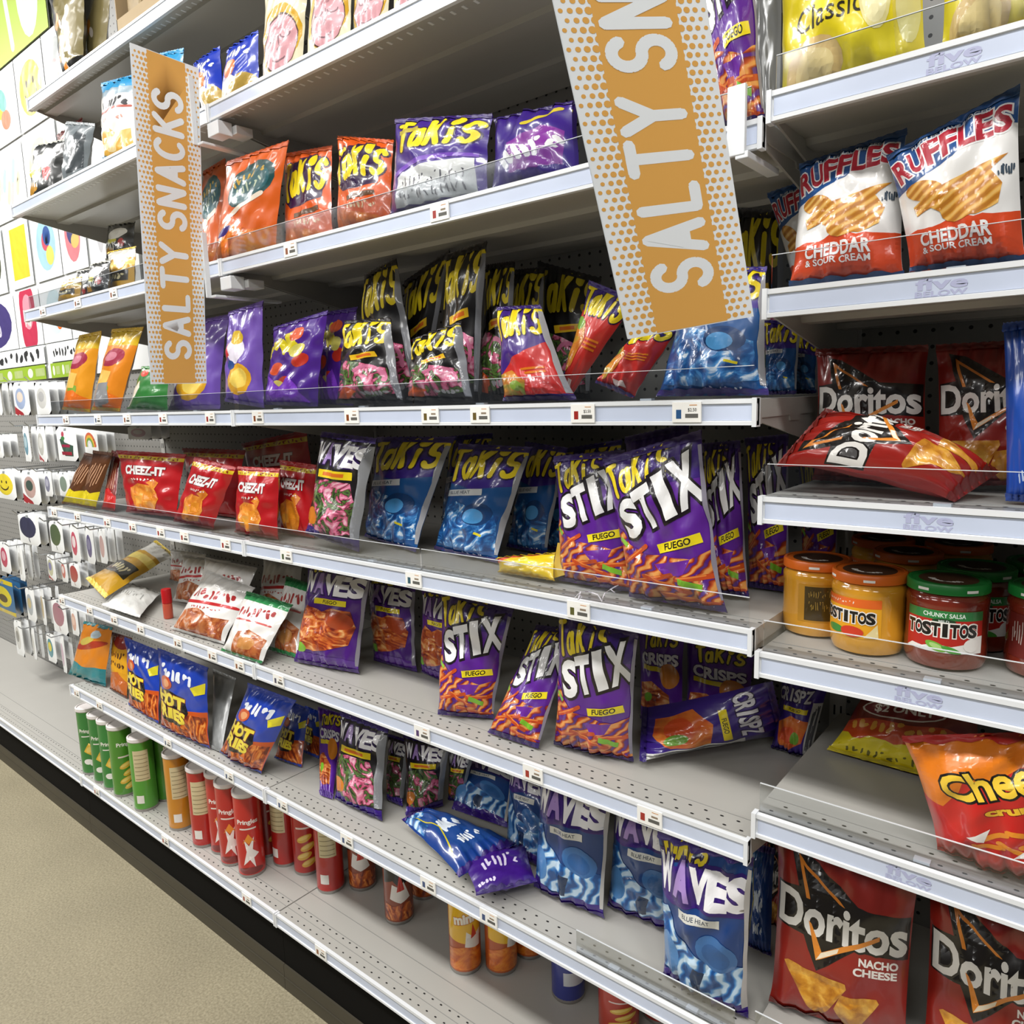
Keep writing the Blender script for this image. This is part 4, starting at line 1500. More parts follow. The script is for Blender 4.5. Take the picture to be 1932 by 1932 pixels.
# ---- middle bay, top
B('popcorn_bag', A_pop, [(500, -36), (586, -60), (574, 118), (494, 158)], .99, .99, .03, 'cream popcorn bag with a round pink face, leftmost on the upper shelf', 'popcorn bag', 'cream popcorn bags')
B('popcorn_bag', A_pop, [(588, -84), (670, -108), (664, 76), (578, 113)], .99, .99, .03, 'cream popcorn bag with a long pink face, second from the left', 'popcorn bag', 'cream popcorn bags')
B('popcorn_bag', A_pop, [(674, -100), (748, -122), (734, 42), (664, 76)], 1.0, 1.0, .03, 'cream popcorn bag third from the left, mostly above the photo', 'popcorn bag', 'cream popcorn bags')
B('popcorn_bag', A_pop, [(754, -128), (856, -166), (842, -8), (738, 40)], 1.0, 1.0, .03, 'cream popcorn bag at the right, only its lower corner showing', 'popcorn bag', 'cream popcorn bags')
B(CB, A_blu, [(366, 122), (416, 88), (422, 168), (382, 206)], 1.0, 1.02, .04, 'bright blue snack bag right beside the left hanging sign', big=False)
B(CB, A_blu, [(430, 96), (488, 58), (492, 156), (416, 200)], .99, 1.0, .04, 'blue and white snack bag left of the first popcorn bag', big=False)
B(CB, A_stix, [(1294, -150), (1416, -190), (1442, 205), (1350, 236)], .985, .985, .05, 'tall purple bag right of the large hanging sign, high on the right end')
B(CB, A_slv, [(1408, -120), (1480, -150), (1474, 168), (1424, 190)], 1.04, 1.06, .03, 'crumpled silver bag back between the tall purple bag and yellow potato chips')
# shelf 2
B(CB, A_prt, [(384, 325), (426, 300), (432, 480), (380, 486)], 1.06, 1.08, .04, 'dark orange bag peeking out beside the left hanging sign', big=False)
B(CB, A_prt, [(430, 306), (546, 266), (524, 458), (402, 492)], .98, .99, .045, 'orange puff bag with a dark teal oval, leftmost of the orange row')
B(CB, A_tko, [(536, 292), (628, 276), (630, 430), (536, 455)], 1.005, 1.035, .035, 'orange bag with sideways yellow lettering, middle of the orange row')
B(CB, A_tko, [(638, 258), (744, 266), (742, 402), (638, 426)], 1.0, 1.03, .055, 'orange bag with upright yellow lettering, right beside the long purple bag')
B(CB, A_tkp, [(746, 226), (930, 216), (926, 348), (734, 388)], .99, 1.0, .05, 'long purple bag with grey label leaning along the second shelf')
B(CB, A_int, [(932, 226), (1082, 192), (1090, 300), (928, 340)], .995, 1.02, .05, 'purple bag with silver lettering just left of the large sign')
B(CB, A_int, [(1010, 212), (1090, 190), (1095, 290), (1010, 310)], 1.12, 1.14, .04, 'dark purple bag behind the silver lettered one near the large sign')
# shelf 3 (eye level)
B(CB, A_lav, [(345, 612), (432, 594), (418, 748), (322, 752)], 1.04, 1.07, .045, 'lavender bag behind the lower corner of the left hanging sign')
B(CB, A_lav, [(432, 590), (498, 568), (500, 762), (426, 750)], .985, 1.0, .05, 'lavender bag with a peaked top and golden picture, right of the left sign')
B(CB, A_tkx, [(518, 618), (620, 586), (600, 766), (498, 762)], .99, 1.01, .045, 'shiny dark purple bag with red shapes, left of the black bags')
B(CB, A_tkx, [(604, 592), (676, 580), (668, 748), (602, 745)], 1.06, 1.1, .045, 'dark purple bag half hidden behind the front black bag')
K = 'black chip bags'
B(CB, A_tkn, [(688, 520), (748, 487), (788, 690), (672, 690)], 1.06, 1.06, .04, 'black bag leaning left, behind and above the first black bag', group=K)
B(CB, A_tkn, [(650, 606), (738, 600), (764, 760), (636, 758)], .985, 1.0, .055, 'black bag at the very front left, pressed against the clear fence', group=K)
B(CB, A_tkn, [(764, 532), (850, 472), (815, 690), (758, 690)], 1.11, 1.11, .03, 'dim black bag between the two tall leaning black bags', group=K)
B(CB, A_tkn, [(842, 482), (920, 456), (908, 690), (832, 690)], 1.06, 1.07, .045, 'tallest black bag with a pointed corner, behind the middle', group=K)
B(CB, A_tkn, [(780, 640), (872, 606), (896, 752), (768, 747)], .985, 1.0, .055, 'black bag with bright pink rolls at the front, under the tallest one', group=K)
B(CB, A_tkn, [(918, 502), (972, 494), (968, 690), (910, 690)], 1.1, 1.13, .04, 'narrow black bag behind the purple and red bag', group=K)
B(CB, A_tkn, [(965, 512), (1030, 505), (1022, 690), (958, 690)], 1.17, 1.2, .04, 'black bag deep on the shelf, left of the two at the large sign', group=K)
B(CB, A_tkn, [(1015, 494), (1135, 526), (1120, 690), (1012, 690)], 1.23, 1.24, .035, 'black bag at the very back, touching the left edge of the large sign', group=K)
B(CB, A_tkf, [(938, 580), (1020, 576), (1086, 748), (948, 750)], .985, 1.0, .055, 'purple and red bag with yellow lettering left of the tilted red bags')
B(CB, A_tkr, [(1112, 530), (1202, 566), (1102, 714), (1076, 668)], 1.045, 1.07, .035, 'red bag standing steeply tilted behind the lower edge of the large sign', back='9a948e')
B(CB, A_tkr, [(1192, 640), (1288, 612), (1198, 748), (1128, 718)], .985, 1.02, .05, 'red bag sliding down flat under the corner of the large sign')
B(CB, A_tkb, [(1300, 508), (1448, 505), (1452, 748), (1238, 748)], .99, 1.03, .06, 'blue bag at the right end of the eye level shelf under the large sign')
B(CB, A_tkb, [(1440, 602), (1512, 614), (1502, 752), (1444, 752)], 1.17, 1.18, .03, 'blue bag sticking out past the shelf end, right of the front blue bag')
B(CB, A_tkb, [(1488, 614), (1546, 640), (1540, 758), (1490, 754)], 1.25, 1.27, .03, 'blue bag farthest back, beside the red tortilla chips')
B(CB, A_tkn, [(1376, 395), (1482, 400), (1478, 740), (1382, 740)], 1.2, 1.22, .04, 'black bag with yellow lettering deep in the gap right of the large sign')
# shelf 4
B(CB, A_tkw, [(608, 815), (712, 828), (676, 1054), (578, 1006)], .985, 1.0, .055, 'black bag with pink rolls and purple foot, between the red crackers and blue bags')
U = 'blue chip bags on the fourth shelf'
B(CB, A_tkb, [(712, 825), (860, 826), (786, 1043), (688, 1012)], ('z', zs('S4')), 1.10, .055, 'blue bag at the front, left of the pair on the fourth shelf', group=U)
B(CB, A_tkb, [(866, 838), (1006, 845), (940, 1063), (820, 1036)], ('z', zs('S4')), 1.10, .055, 'blue bag at the front, right of the pair on the fourth shelf', group=U)
B(CB, A_tkb, [(848, 824), (930, 818), (905, 1000), (832, 990)], 1.23, 1.25, .04, 'blue bag behind, filling the gap between the front pair', group=U)
B(CB, A_tkb, [(992, 834), (1072, 846), (1032, 1046), (956, 1030)], 1.17, 1.19, .04, 'blue bag behind the right one of the front pair', group=U)
B(CB, A_tkb, [(1036, 850), (1100, 862), (1078, 1046), (1006, 1040)], 1.22, 1.23, .03, 'blue bag deepest, its edge beside the first purple stick bag', group=U)
A_new = Art('42207e', 1.4, '60308e', seal='3a1c74')
A_new.rect('cdbb2a', .4, 1.08, .7, .2, .3)
A_new.text('1d1710', 'NEW', .42, 1.09, .36, .12, rot=.3, off=.03)
X4 = 'purple stick bags on the fourth shelf'
B(CB, A_stix, [(1046, 862), (1180, 850), (1216, 1132), (1056, 1112)], 1.01, 1.03, .05, 'purple stick bag half covered by the one in front of it', group=X4)
B(CB, A_stix, [(1138, 868), (1324, 812), (1374, 1160), (1190, 1136)], .985, .985, .055, 'purple stick bag fully in view at the front of the fourth shelf', group=X4)
B(CB, A_new, [(1180, 826), (1300, 800), (1300, 960), (1180, 960)], 1.13, 1.15, .035, 'purple bag with a yellow new tag deep behind the front stick bag')
B(CB, A_tkb, [(1060, 848), (1175, 830), (1170, 960), (1066, 955)], 1.28, 1.29, .03, 'dark blue bag back top behind the half covered stick bag')
B(CB, A_stix, [(1326, 838), (1396, 832), (1414, 1128), (1340, 1136)], 1.07, 1.08, .045, 'purple stick bag edge right behind the fully visible one', group=X4)
B(CB, A_stix, [(1406, 828), (1488, 820), (1490, 1164), (1414, 1150)], 1.14, 1.15, .035, 'purple stick bag at the right end, partly behind the price rail', group=X4)
B(CB, A_stix, [(1504, 850), (1584, 850), (1580, 1080), (1514, 1080)], 1.29, 1.295, .02, 'purple stick bag seen behind the yellow dip jars', group=X4)
yb = B('candy_packet', A_ylo, [(936, 1054), (1050, 1044), (1048, 1096), (944, 1104)], .99, 1.02, .03, 'small yellow packet lying in front of the blue bags', 'packet', big=False)
FL = [PX((1040, 1092), Y=1.0), PX((1074, 1082), Y=1.0), PX((1090, 1026), Y=1.02), PX((1052, 1024), Y=1.02)]
flat_thing('packet_flap', FL, Art('b8961c', 1.3, 'b8961c'), .0012, 2, 2, loc=yb.location, parent=yb)
# shelf 5
W5 = 'purple wavy chip bags on the fifth shelf'
B(CB, A_wavp, [(584, 1058), (702, 1082), (680, 1271), (556, 1248)], ('z', zs('S5')), 1.07, .055, 'purple wavy chip bag leftmost, next to the white pork rinds', group=W5)
B(CB, A_wavp, [(692, 1082), (784, 1106), (788, 1268), (706, 1246)], ('z', zs('S5')), 1.16, .05, 'purple wavy chip bag second from the left, alone in shadow', group=W5)
B(CB, A_wavp, [(796, 1106), (880, 1128), (866, 1298), (796, 1268)], ('z', zs('S5')), 1.14, .045, 'purple wavy chip bag behind the first stick bag', group=W5)
X5 = 'purple stick bags on the fifth shelf'
B(CB, A_stix, [(832, 1110), (970, 1150), (932, 1356), (826, 1348)], ('z', zs('S5')), 1.06, .055, 'purple stick bag standing left of the three on the fifth shelf', group=X5)
B(CB, A_stix, [(1012, 1180), (1092, 1190), (1016, 1413), (920, 1382)], ('z', zs('S5')), 1.08, .045, 'purple stick bag leaning sideways between the other two', group=X5)
B(CB, A_stix, [(1052, 1150), (1206, 1188), (1196, 1437), (1046, 1404)], ('z', zs('S5')), 1.01, .055, 'purple stick bag standing at the front, right of the leaning one', group=X5)
B(CB, A_crisp, [(1204, 1170), (1292, 1190), (1290, 1346), (1208, 1332)], 1.2, 1.22, .04, 'dark purple bag in the shadow right of the front stick bag')
B(CB, A_crisp, [(1294, 1195), (1424, 1232), (1420, 1352), (1292, 1332)], 1.22, 1.24, .04, 'dim purple and orange bag at the back above the fallen one')
A_prl.poly('cbcbc6', [(.84, .06), (.84, 1.05), (1, 1.05), (1, .06)])
A_prl.scribble('55555a', .92, .55, .1, .9, 12, r=.008)
B(CB, A_prl, [(1456, 1284), (1478, 1386), (1206, 1437), (1212, 1334)], (1.14, ('z', zs('S5') + .012)), (1.14, ('z', zs('S5') + .012)), .07, 'purple bag fallen on its side with a white label along the bottom')
B(CB, A_prl, [(1476, 1268), (1566, 1286), (1530, 1430), (1456, 1410)], ('z', zs('S5')), 1.24, .05, 'purple bag with a lime slice at the right end behind the fallen one')
# shelf 6
V6 = 'blue wavy chip bags on the lowest shelf'
B(CB, A_wavb, [(1242, 1566), (1424, 1618), (1412, 1928), (1254, 1860)], .985, .985, .06, 'blue wavy chip bag at the front right corner, fully in view', group=V6)
B(CB, A_wavb, [(1160, 1484), (1310, 1530), (1300, 1766), (1146, 1708)], ('z', zs('S6')), 1.1, .055, 'blue wavy chip bag just left of the front corner one', group=V6)
B(CB, A_wavb, [(1020, 1442), (1158, 1482), (1142, 1733), (1008, 1672)], ('z', zs('S6')), 1.07, .055, 'blue wavy chip bag in the middle with a purple foot', group=V6)
B(CB, A_wavb, [(962, 1420), (1046, 1446), (1030, 1642), (956, 1602)], ('z', zs('S6')), 1.19, .045, 'blue wavy chip bag behind the fallen ones', group=V6)
B(CB, A_wavb, [(872, 1408), (978, 1438), (958, 1562), (852, 1526)], ('z', zs('S6') + .02), 1.25, .04, 'blue wavy chip bag leaning at the back, left end of the blue row', group=V6)
B(CB, A_bgn, [(758, 1548), (806, 1526), (978, 1588), (866, 1656)], ('z', zs('S6') + .03), ('z', zs('S6') + .03), .05, 'blue bag fallen flat on the lowest shelf')
B(CB, A_ppl, [(868, 1624), (992, 1592), (1014, 1664), (898, 1690)], ('z', zs('S6') + .028), ('z', zs('S6') + .03), .03, 'small purple bag end lying on the fallen blue one', big=False)
B(CB, A_bgn, [(1418, 1590), (1462, 1600), (1455, 1800), (1412, 1780)], 1.13, 1.13, .03, 'blue bag with a grey fin in the gap left of the big red bags')
B(CB, A_crisp, [(600, 1335), (652, 1350), (628, 1508), (604, 1500)], ('z', zs('S6')), 1.18, .03, 'purple crisps bag beside the hot fry bags')
T6 = 'black wavy chip bags on the lowest shelf'
B(CB, A_tkw, [(642, 1342), (734, 1376), (722, 1549), (632, 1506)], ('z', zs('S6')), 1.07, .05, 'black wavy chip bag in front of the purple crisps', group=T6)
B(CB, A_tkw, [(732, 1385), (776, 1398), (760, 1522), (730, 1508)], ('z', zs('S6')), 1.16, .035, 'narrow black bag edge behind the first black wavy bag', group=T6)
B(CB, A_tkw, [(762, 1385), (850, 1406), (836, 1520), (766, 1540)], ('z', zs('S6')), 1.14, .045, 'black bag turned sideways showing a silver side strip', group=T6)
B(CB, A_tkw, [(846, 1408), (896, 1420), (872, 1514), (846, 1508)], ('z', zs('S6')), 1.15, .02, 'black bag in shadow at the left end of the blue row', group=T6)

# ---- left bay
B(CB, A_blk, [(92, -10), (162, -60), (160, 100), (120, 126)], 1.07, 1.07, .05, 'black bag with orange chips at the left end of the highest shelf', big=False)
B(CB, A_blk, [(142, -24), (218, -74), (204, 66), (158, 98)], 1.12, 1.13, .04, 'olive gold bag second on the highest shelf', big=False)
B(CB, A_mix, [(66, 275), (130, 262), (118, 342), (58, 366)], 1.0, 1.02, .05, 'black and cream bag at the left end of the second highest shelf', big=False)
B(CB, A_gry, [(126, 230), (180, 234), (166, 322), (124, 345)], .99, 1.0, .05, 'plain grey crumpled bag next to the black and cream one', big=False)
B(CB, A_prr, [(108, 256), (156, 222), (160, 290), (112, 308)], 1.1, 1.11, .03, 'bag with a red tip behind the plain grey bag', big=False)
B(CB, A_ket, [(192, 158), (268, 138), (266, 282), (196, 294)], 1.0, 1.02, .05, 'white and gold chip bag with a cyan top, left of the left hanging sign', big=False)
B(CB, A_ket, [(284, 106), (348, 92), (346, 232), (286, 252)], 1.04, 1.06, .05, 'white chip bag whose cyan top rises behind the left hanging sign', big=False)
sm = 'small mixed bags on the third shelf at the left'
for q, a, lab, y in (([(120, 536), (156, 522), (152, 566), (112, 574)], A_gld, 'small gold bag lowest at the left end', .99),
                     ([(146, 512), (186, 505), (176, 552), (146, 560)], A_mix, 'small navy and red bag second from the left end', 1.06),
                     ([(172, 500), (210, 492), (206, 545), (168, 553)], A_mix, 'small green and white bag in the middle', .995),
                     ([(204, 426), (256, 418), (254, 484), (200, 492)], A_mix, 'small black and yellow bag standing up high', 1.1),
                     ([(205, 476), (258, 465), (256, 532), (203, 540)], A_gld, 'small gold and black bag against the left hanging sign', 1.045)):
    B('snack_bag', a, q, y, y + .02, .04, lab + ' on the small bag shelf', 'snack bag', sm, big=False)
B('puff_bag', A_che, [(150, 634), (192, 625), (172, 776), (118, 770)], .985, 1.02, .045, 'orange puff bag at the far left of the eye level shelf', 'chip bag', 'orange puff bags', big=False)
B('puff_bag', A_chg, [(212, 622), (272, 618), (226, 780), (174, 774)], .98, 1.02, .045, 'orange puff bag with a grey patch, second from the far left', 'chip bag', 'orange puff bags', big=False)
B(CB, A_grn, [(268, 692), (322, 690), (318, 756), (246, 754)], .985, 1.0, .03, 'green bag under the bottom of the left hanging sign', big=False)
pz = 'brown pretzel bags'
B('pretzel_bag', A_prz, [(160, 854), (188, 860), (146, 968), (114, 956)], .985, 1.03, .025, 'brown pretzel bag with a yellow foot, farthest left', 'snack bag', pz, big=False)
B('pretzel_bag', A_prz, [(176, 850), (214, 855), (178, 968), (149, 962)], .985, 1.015, .02, 'brown pretzel bag with a yellow foot, second from the left', 'snack bag', pz, big=False)
B('pretzel_bag', A_prr, [(212, 850), (228, 856), (216, 974), (190, 970)], .99, 1.05, .015, 'narrow brown and red pretzel bag beside the red crackers', 'snack bag', pz, big=False)
cz = 'red cheese cracker bags'
B('cracker_bag', A_chz, [(220, 850), (353, 858), (336, 976), (240, 968)], 1.005, 1.03, .045, 'red cheese cracker bag leftmost and widest', 'cracker bag', cz)
B('cracker_bag', A_chz, [(368, 862), (448, 882), (400, 1008), (328, 984)], .975, 1.0, .045, 'red cheese cracker bag leaning to the right, second from left', 'cracker bag', cz)
B('cracker_bag', A_chz, [(450, 880), (530, 884), (526, 1029), (442, 1020)], .98, 1.0, .045, 'red cheese cracker bag third from left, upright at the fence', 'cracker bag', cz)
B('cracker_bag', A_chz, [(528, 868), (598, 878), (594, 1016), (524, 1008)], 1.04, 1.06, .04, 'red cheese cracker bag fourth from left, behind its neighbour', 'cracker bag', cz)
B('cracker_bag', A_chz, [(345, 846), (464, 850), (456, 930), (350, 920)], 1.12, 1.13, .04, 'red cheese cracker bag in the second row behind the leaning one', 'cracker bag', cz)
B('cracker_bag', A_chz, [(456, 838), (580, 812), (604, 935), (470, 925)], 1.2, 1.22, .04, 'red cheese cracker bag at the back, top edge tilted up', 'cracker bag', cz)
rn = 'white pork rind bags'
RB = 'pork_rind_bag'
B(RB, A_gld, [(294, 1020), (328, 1048), (198, 1130), (162, 1092)], ('z', zs('S5') + .035), ('z', zs('S5') + .055), .04, 'gold and black bag lying with its end towards the aisle', 'snack bag', big=False)
B(RB, A_wht, [(232, 1098), (304, 1120), (264, 1166), (192, 1142)], ('z', zs('S5') + .015), ('z', zs('S5') + .02), .03, 'white bag lying flat beside the red capped tube', 'snack bag', rn, big=False)
B(RB, A_rnd, [(322, 1036), (390, 1046), (380, 1112), (318, 1104)], 1.25, 1.28, .03, 'white pork rind bag at the back left of the pile', 'snack bag', rn)
B(RB, A_rnd, [(345, 1048), (436, 1060), (410, 1142), (328, 1130)], 1.12, 1.2, .045, 'white pork rind bag in the middle of the pile', 'snack bag', rn)
B(RB, A_rnd, [(388, 1052), (486, 1072), (456, 1158), (364, 1150)], 1.06, 1.13, .045, 'white pork rind bag behind the front striped one', 'snack bag', rn)
B(RB, A_rnd, [(392, 1076), (482, 1110), (424, 1216), (322, 1186)], ('z', zs('S5')), 1.05, .05, 'white pork rind bag with a red stripe at the front of the pile', 'snack bag', rn)
B(RB, A_rng, [(466, 1116), (554, 1142), (494, 1253), (418, 1228)], ('z', zs('S5')), 1.03, .045, 'white pork rind bag with a green top at the front', 'snack bag', rn)
B(RB, A_rng, [(540, 1088), (592, 1104), (562, 1242), (506, 1226)], ('z', zs('S5')), 1.13, .04, 'white and brown pork rind bag beside the purple wavy bag', 'snack bag', rn)
B(RB, A_rnd, [(498, 1056), (572, 1066), (566, 1135), (488, 1122)], 1.19, 1.24, .04, 'white pork rind bag at the back right of the pile', 'snack bag', rn)
B(CB, A_teal, [(160, 1172), (214, 1184), (200, 1296), (130, 1272)], ('z', zs('S6')), 1.03, .045, 'orange and teal bag at the left end of the lowest shelf', big=False)
B(CB, A_crn, [(210, 1192), (250, 1204), (240, 1318), (208, 1300)], ('z', zs('S6')), 1.05, .025, 'brown corn chip bag between the teal and blue bags', big=False)
hf = 'blue hot fry bags'
B(CB, A_hot, [(236, 1202), (306, 1230), (300, 1366), (244, 1330)], ('z', zs('S6')), 1.02, .035, 'blue and orange hot fry bag leftmost', group=hf)
B(CB, A_hot, [(298, 1222), (394, 1260), (398, 1413), (304, 1370)], ('z', zs('S6')), .99, .045, 'blue and orange hot fry bag second from left, beside the grey pack', group=hf)
B(CB, A_slv, [(402, 1262), (446, 1280), (418, 1420), (400, 1412)], ('z', zs('S6')), 1.07, .02, 'plain grey bag back standing between the hot fry bags', big=False)
B(CB, A_hot, [(468, 1288), (560, 1322), (494, 1460), (416, 1420)], ('z', zs('S6')), 1.0, .05, 'blue and orange hot fry bag leaning sideways, third from left', group=hf)
B(CB, A_hot, [(546, 1322), (584, 1338), (570, 1448), (518, 1430)], ('z', zs('S6')), 1.12, .03, 'blue and orange hot fry bag mostly behind the leaning one', group=hf, big=False)
B(CB, A_hot, [(576, 1332), (608, 1345), (602, 1432), (574, 1420)], ('z', zs('S6')), 1.2, .025, 'orange edge of a hot fry bag in shadow beside the purple crisps', group=hf, big=False)

# loose bits
p = PX((310, 1166), Z=zs('S5'))
t = empty('lip_balm_tube', (p[0], p[1] + .013, zs('S5') - .003))
tag(t, 'small red capped tube standing in front of the pork rind bags', 'tube')
m = MB()
m.lathe([(0, 0), (.0125, 0), (.0135, .002), (.0135, .045), (.0125, .046)], mat('tube_coral', 'c8543c', .35), 20)
m.build('barrel', t, smooth=True)
m = MB()
m.lathe([(.0125, .046), (.0142, .047), (.0142, .086), (.013, .089), (0, .089)], mat('cap_red', 'b8161c', .35), 20)
m.build('cap', t, smooth=True)
fm = MB()
pts = [PX((px, py), Z=zs('S4') + .004 + .012 * math.sin(i * 1.3) ** 2) for i, (px, py) in enumerate([(1085, 1128), (1092, 1120), (1098, 1127), (1091, 1131), (1095, 1117), (1110, 1116), (1128, 1122), (1136, 1135), (1137, 1128), (1142, 1118), (1152, 1112), (1160, 1118), (1152, 1112), (1162, 1106), (1172, 1102)])]
fm.tube(pts, .0009, mat('ribbon_white', 'e8e6ee', .4), 5)
tag(fm.build('curled_ribbon', loc=tuple(pts[0])), 'thin white curled ribbon on the fourth shelf before the purple stick bags', 'ribbon')
# kraft tray, top left
a, b = PX((222, 62), Y=1.04), PX((345, -8), Y=1.04)
kt = empty('display_tray', ((a[0] + b[0]) / 2, 1.04, TOP(ZS['S0']) + .001))
tag(kt, 'brown cardboard display tray on the highest shelf, cut by the photo edge', 'box')
mk = mat('kraft_card', 'b09a76', .75, noise=.06, nscale=20)
m = MB()
w2 = (b[0] - a[0]) / 2
m.box((-w2, 0, 0), (w2, .003, .05), mk)
m.box((-w2, 0, 0), (-w2 + .003, .25, .2), mk)
m.box((w2 - .003, 0, 0), (w2, .25, .2), mk)
m.box((-w2, .247, 0), (w2, .25, .2), mk)
m.box((-w2, 0, 0), (w2, .25, .003), mk)
m.build('tray', kt)
m = MB()
for i in range(4):
    m.box((-w2 + .02 + i * .09, .02, .004), (-w2 + .1 + i * .09, .2, .15 + .01 * (i % 2)), mat('kraft_pouch', 'a08a62', .6, noise=.3, nscale=60))
m.build('pouch', kt, bevel=.01)


# ---- jars
def jar(px, py, content, lidc, label, kind, yaw, lab_art, group, r=.0455, h=.108):
    q = PX((px, py), Z=TOP(ZS['D']))
    d = q[:2] / np.linalg.norm(q[:2])
    c = q[:2] + d * (r * .94)
    e = empty(kind, (c[0], c[1], TOP(ZS['D']) + .001))
    tag(e, label, 'jar', group)
    g_ = MB()
    g_.lathe([(0, .002), (r * .8, .0), (r * .93, .003), (r, .012), (r * 1.0, .03), (r * .985, .034), (r * .985, h * .70), (r, h * .73), (r * 1.0, h * .79), (r * .95, h * .83), (r * .88, h * .865), (r * .88, h * .9)], content, 48)
    g_.build('glass_body', e, smooth=True)
    l_ = MB()
    l_.lathe([(r * .9, h * .87), (r * 1.0, h * .875), (r * 1.0, h * .965), (r * .97, h * .985), (r * .90, h * .985), (r * .88, h * .975), (0, h * .975)], lidc, 48)
    lo = l_.build('lid', e, smooth=True)
    i_ = MB()
    i_.lathe([(0, h * .976), (r * .72, h * .976)], mat('lid_print_dark', '4a3020' if kind == 'cheese_dip_jar' else '1c3a22', .4), 32)
    for k in range(9):
        t_ = math.radians(200 + k * 15)
        i_.box((r * .4 * math.cos(t_) - .004, r * .4 * math.sin(t_) - .001, h * .977), (r * .4 * math.cos(t_) + .004, r * .4 * math.sin(t_) + .001, h * .9775), M_tagw)
    sub_l = i_.build('lid_print', lo)
    for t0 in (yaw - .7, yaw + .5):
        wm = MB()
        n_ = 6
        vs = []
        for k in range(n_ + 1):
            t_ = t0 + .3 * k / n_
            vs += [(r * 1.004 * math.sin(t_), -r * 1.004 * math.cos(t_), h * .905), (r * 1.004 * math.sin(t_), -r * 1.004 * math.cos(t_), h * .935)]
        wm.add(vs, [(2 * k, 2 * k + 2, 2 * k + 3, 2 * k + 1) for k in range(n_)], M_tagw)
        wm.build('lid_text', lo)
    span, z0, z1, ri = 2.0, h * .22, h * .70, r * 1.0
    if lab_art is not None:
        def fr(u, v):
            t_ = yaw + (np.asarray(u) - .5) * span
            n = np.stack([np.sin(t_), -np.cos(t_), 0 * t_], 1)
            return n * (ri + .0004) + np.stack([0 * t_, 0 * t_, z0 + (z1 - z0) * np.asarray(v)], 1), n
        me = surface_mesh('label', fr, None, lab_art, 24, 6, span * r, z1 - z0, lift=.00015)
        link('label', me, e)
    return e


C_cheese = mat('cheese_dip_in_glass', 'd99a2a', .18, coat=1.0, noise=.06, nscale=20)
C_salsa = mat('salsa_in_glass', '7a2a1a', .15, coat=1.0, noise=.35, nscale=70)
L_org = mat('lid_orange', 'd8681c', .35)
L_grn = mat('lid_green', '1d7a34', .35)
J_q = Art(mat('label_yellow', 'e5a21e', .45), .5, None)
J_q.band('e2661f', .39, .5)
J_q.scribble('f6e0c8', .4, .445, .5, .03, 10, r=.006)
J_q.word('17120e', 'TOSTITOS', (.04, .20), (.92, .20), .13, off=.05, outline='f4efe6', ooff=.12, gap=.86)
J_q.ell('3f8a3a', .35, .08, .16, .05)
J_q.ell('cc3a22', .62, .08, .16, .07)
J_q.poly('ead9a0', [(.78, .02), (.95, .2), (.97, .02)])
J_s = Art(mat('label_red', 'b3261a', .45), .5, None)
J_s.band('2a7a3c', .39, .5)
J_s.text('dfeadf', 'CHUNKY SALSA', .5, .445, .5, .05, off=.02)
J_s.ell('1d3a22', .5, .375, .14, .03)
J_s.text('e8eee8', 'MILD', .5, .375, .12, .025, off=.01)
J_s.poly('e9e6e0', [(.0, 0), (.1, .06), (.25, .05), (.4, .1), (.6, .08), (.78, .12), (.84, .2), (1, .21), (1, 0)])
J_s.word('17120e', 'TOSTITOS', (.03, .20), (.90, .20), .14, off=.05, outline='f4efe6', ooff=.12, gap=.86)
J_s.ell('6fae3c', .42, .07, .13, .05, -.3)
J_s.ell('a8cf7a', .43, .07, .09, .03, -.3)
J_s.ell('4a9a3a', .60, .04, .12, .035, -.3)
J_s.ell('ece8e2', .84, .10, .10, .08)
J_b = Art(mat('label_back_amber', 'c08a26', .5), .5, None)
J_b.rect('4a3a16', .5, .25, .8, .46)
J_b.scribble('b09040', .5, .38, .7, .1, 22, r=.004)
J_b.scribble('b09040', .5, .22, .7, .14, 22, r=.004, seed=5)
J_r = Art(mat('label_back_red', '6a1c14', .5), .5, None)
J_r.scribble('c8b8b0', .5, .3, .9, .3, 26, r=.006)
dj, sj = 'orange lidded cheese dip jars', 'green lidded salsa jars'
jar(1538, 1206, C_cheese, L_org, 'cheese dip jar turned to show its back label, left of all jars', 'cheese_dip_jar', 0.75, J_b, dj)
jar(1634, 1241, C_cheese, L_org, 'cheese dip jar at the front with its name label showing', 'cheese_dip_jar', -.42, J_q, dj)
jar(1706, 1188, C_cheese, L_org, 'cheese dip jar directly behind the front salsa jar', 'cheese_dip_jar', -.3, J_q, dj)
jar(1660, 1150, C_cheese, L_org, 'cheese dip jar deepest on the left, only its lid edge showing', 'cheese_dip_jar', -.3, J_q, dj)
jar(1800, 1165, C_cheese, L_org, 'cheese dip jar far back in shadow behind the salsa jars', 'cheese_dip_jar', -.3, J_q, dj)
jar(1779, 1268, C_salsa, L_grn, 'chunky salsa jar at the front with its name label in full', 'salsa_jar', 0.10, J_s, sj)
jar(1832, 1233, C_salsa, L_grn, 'chunky salsa jar right behind the front one', 'salsa_jar', 0.3, J_s, sj)
jar(1962, 1222, C_salsa, L_grn, 'salsa jar at the right edge, the farther of two', 'salsa_jar', 0.2, J_r, sj)
jar(1975, 1292, C_salsa, L_grn, 'salsa jar at the right edge, the nearer of two', 'salsa_jar', 0.0, J_r, sj)

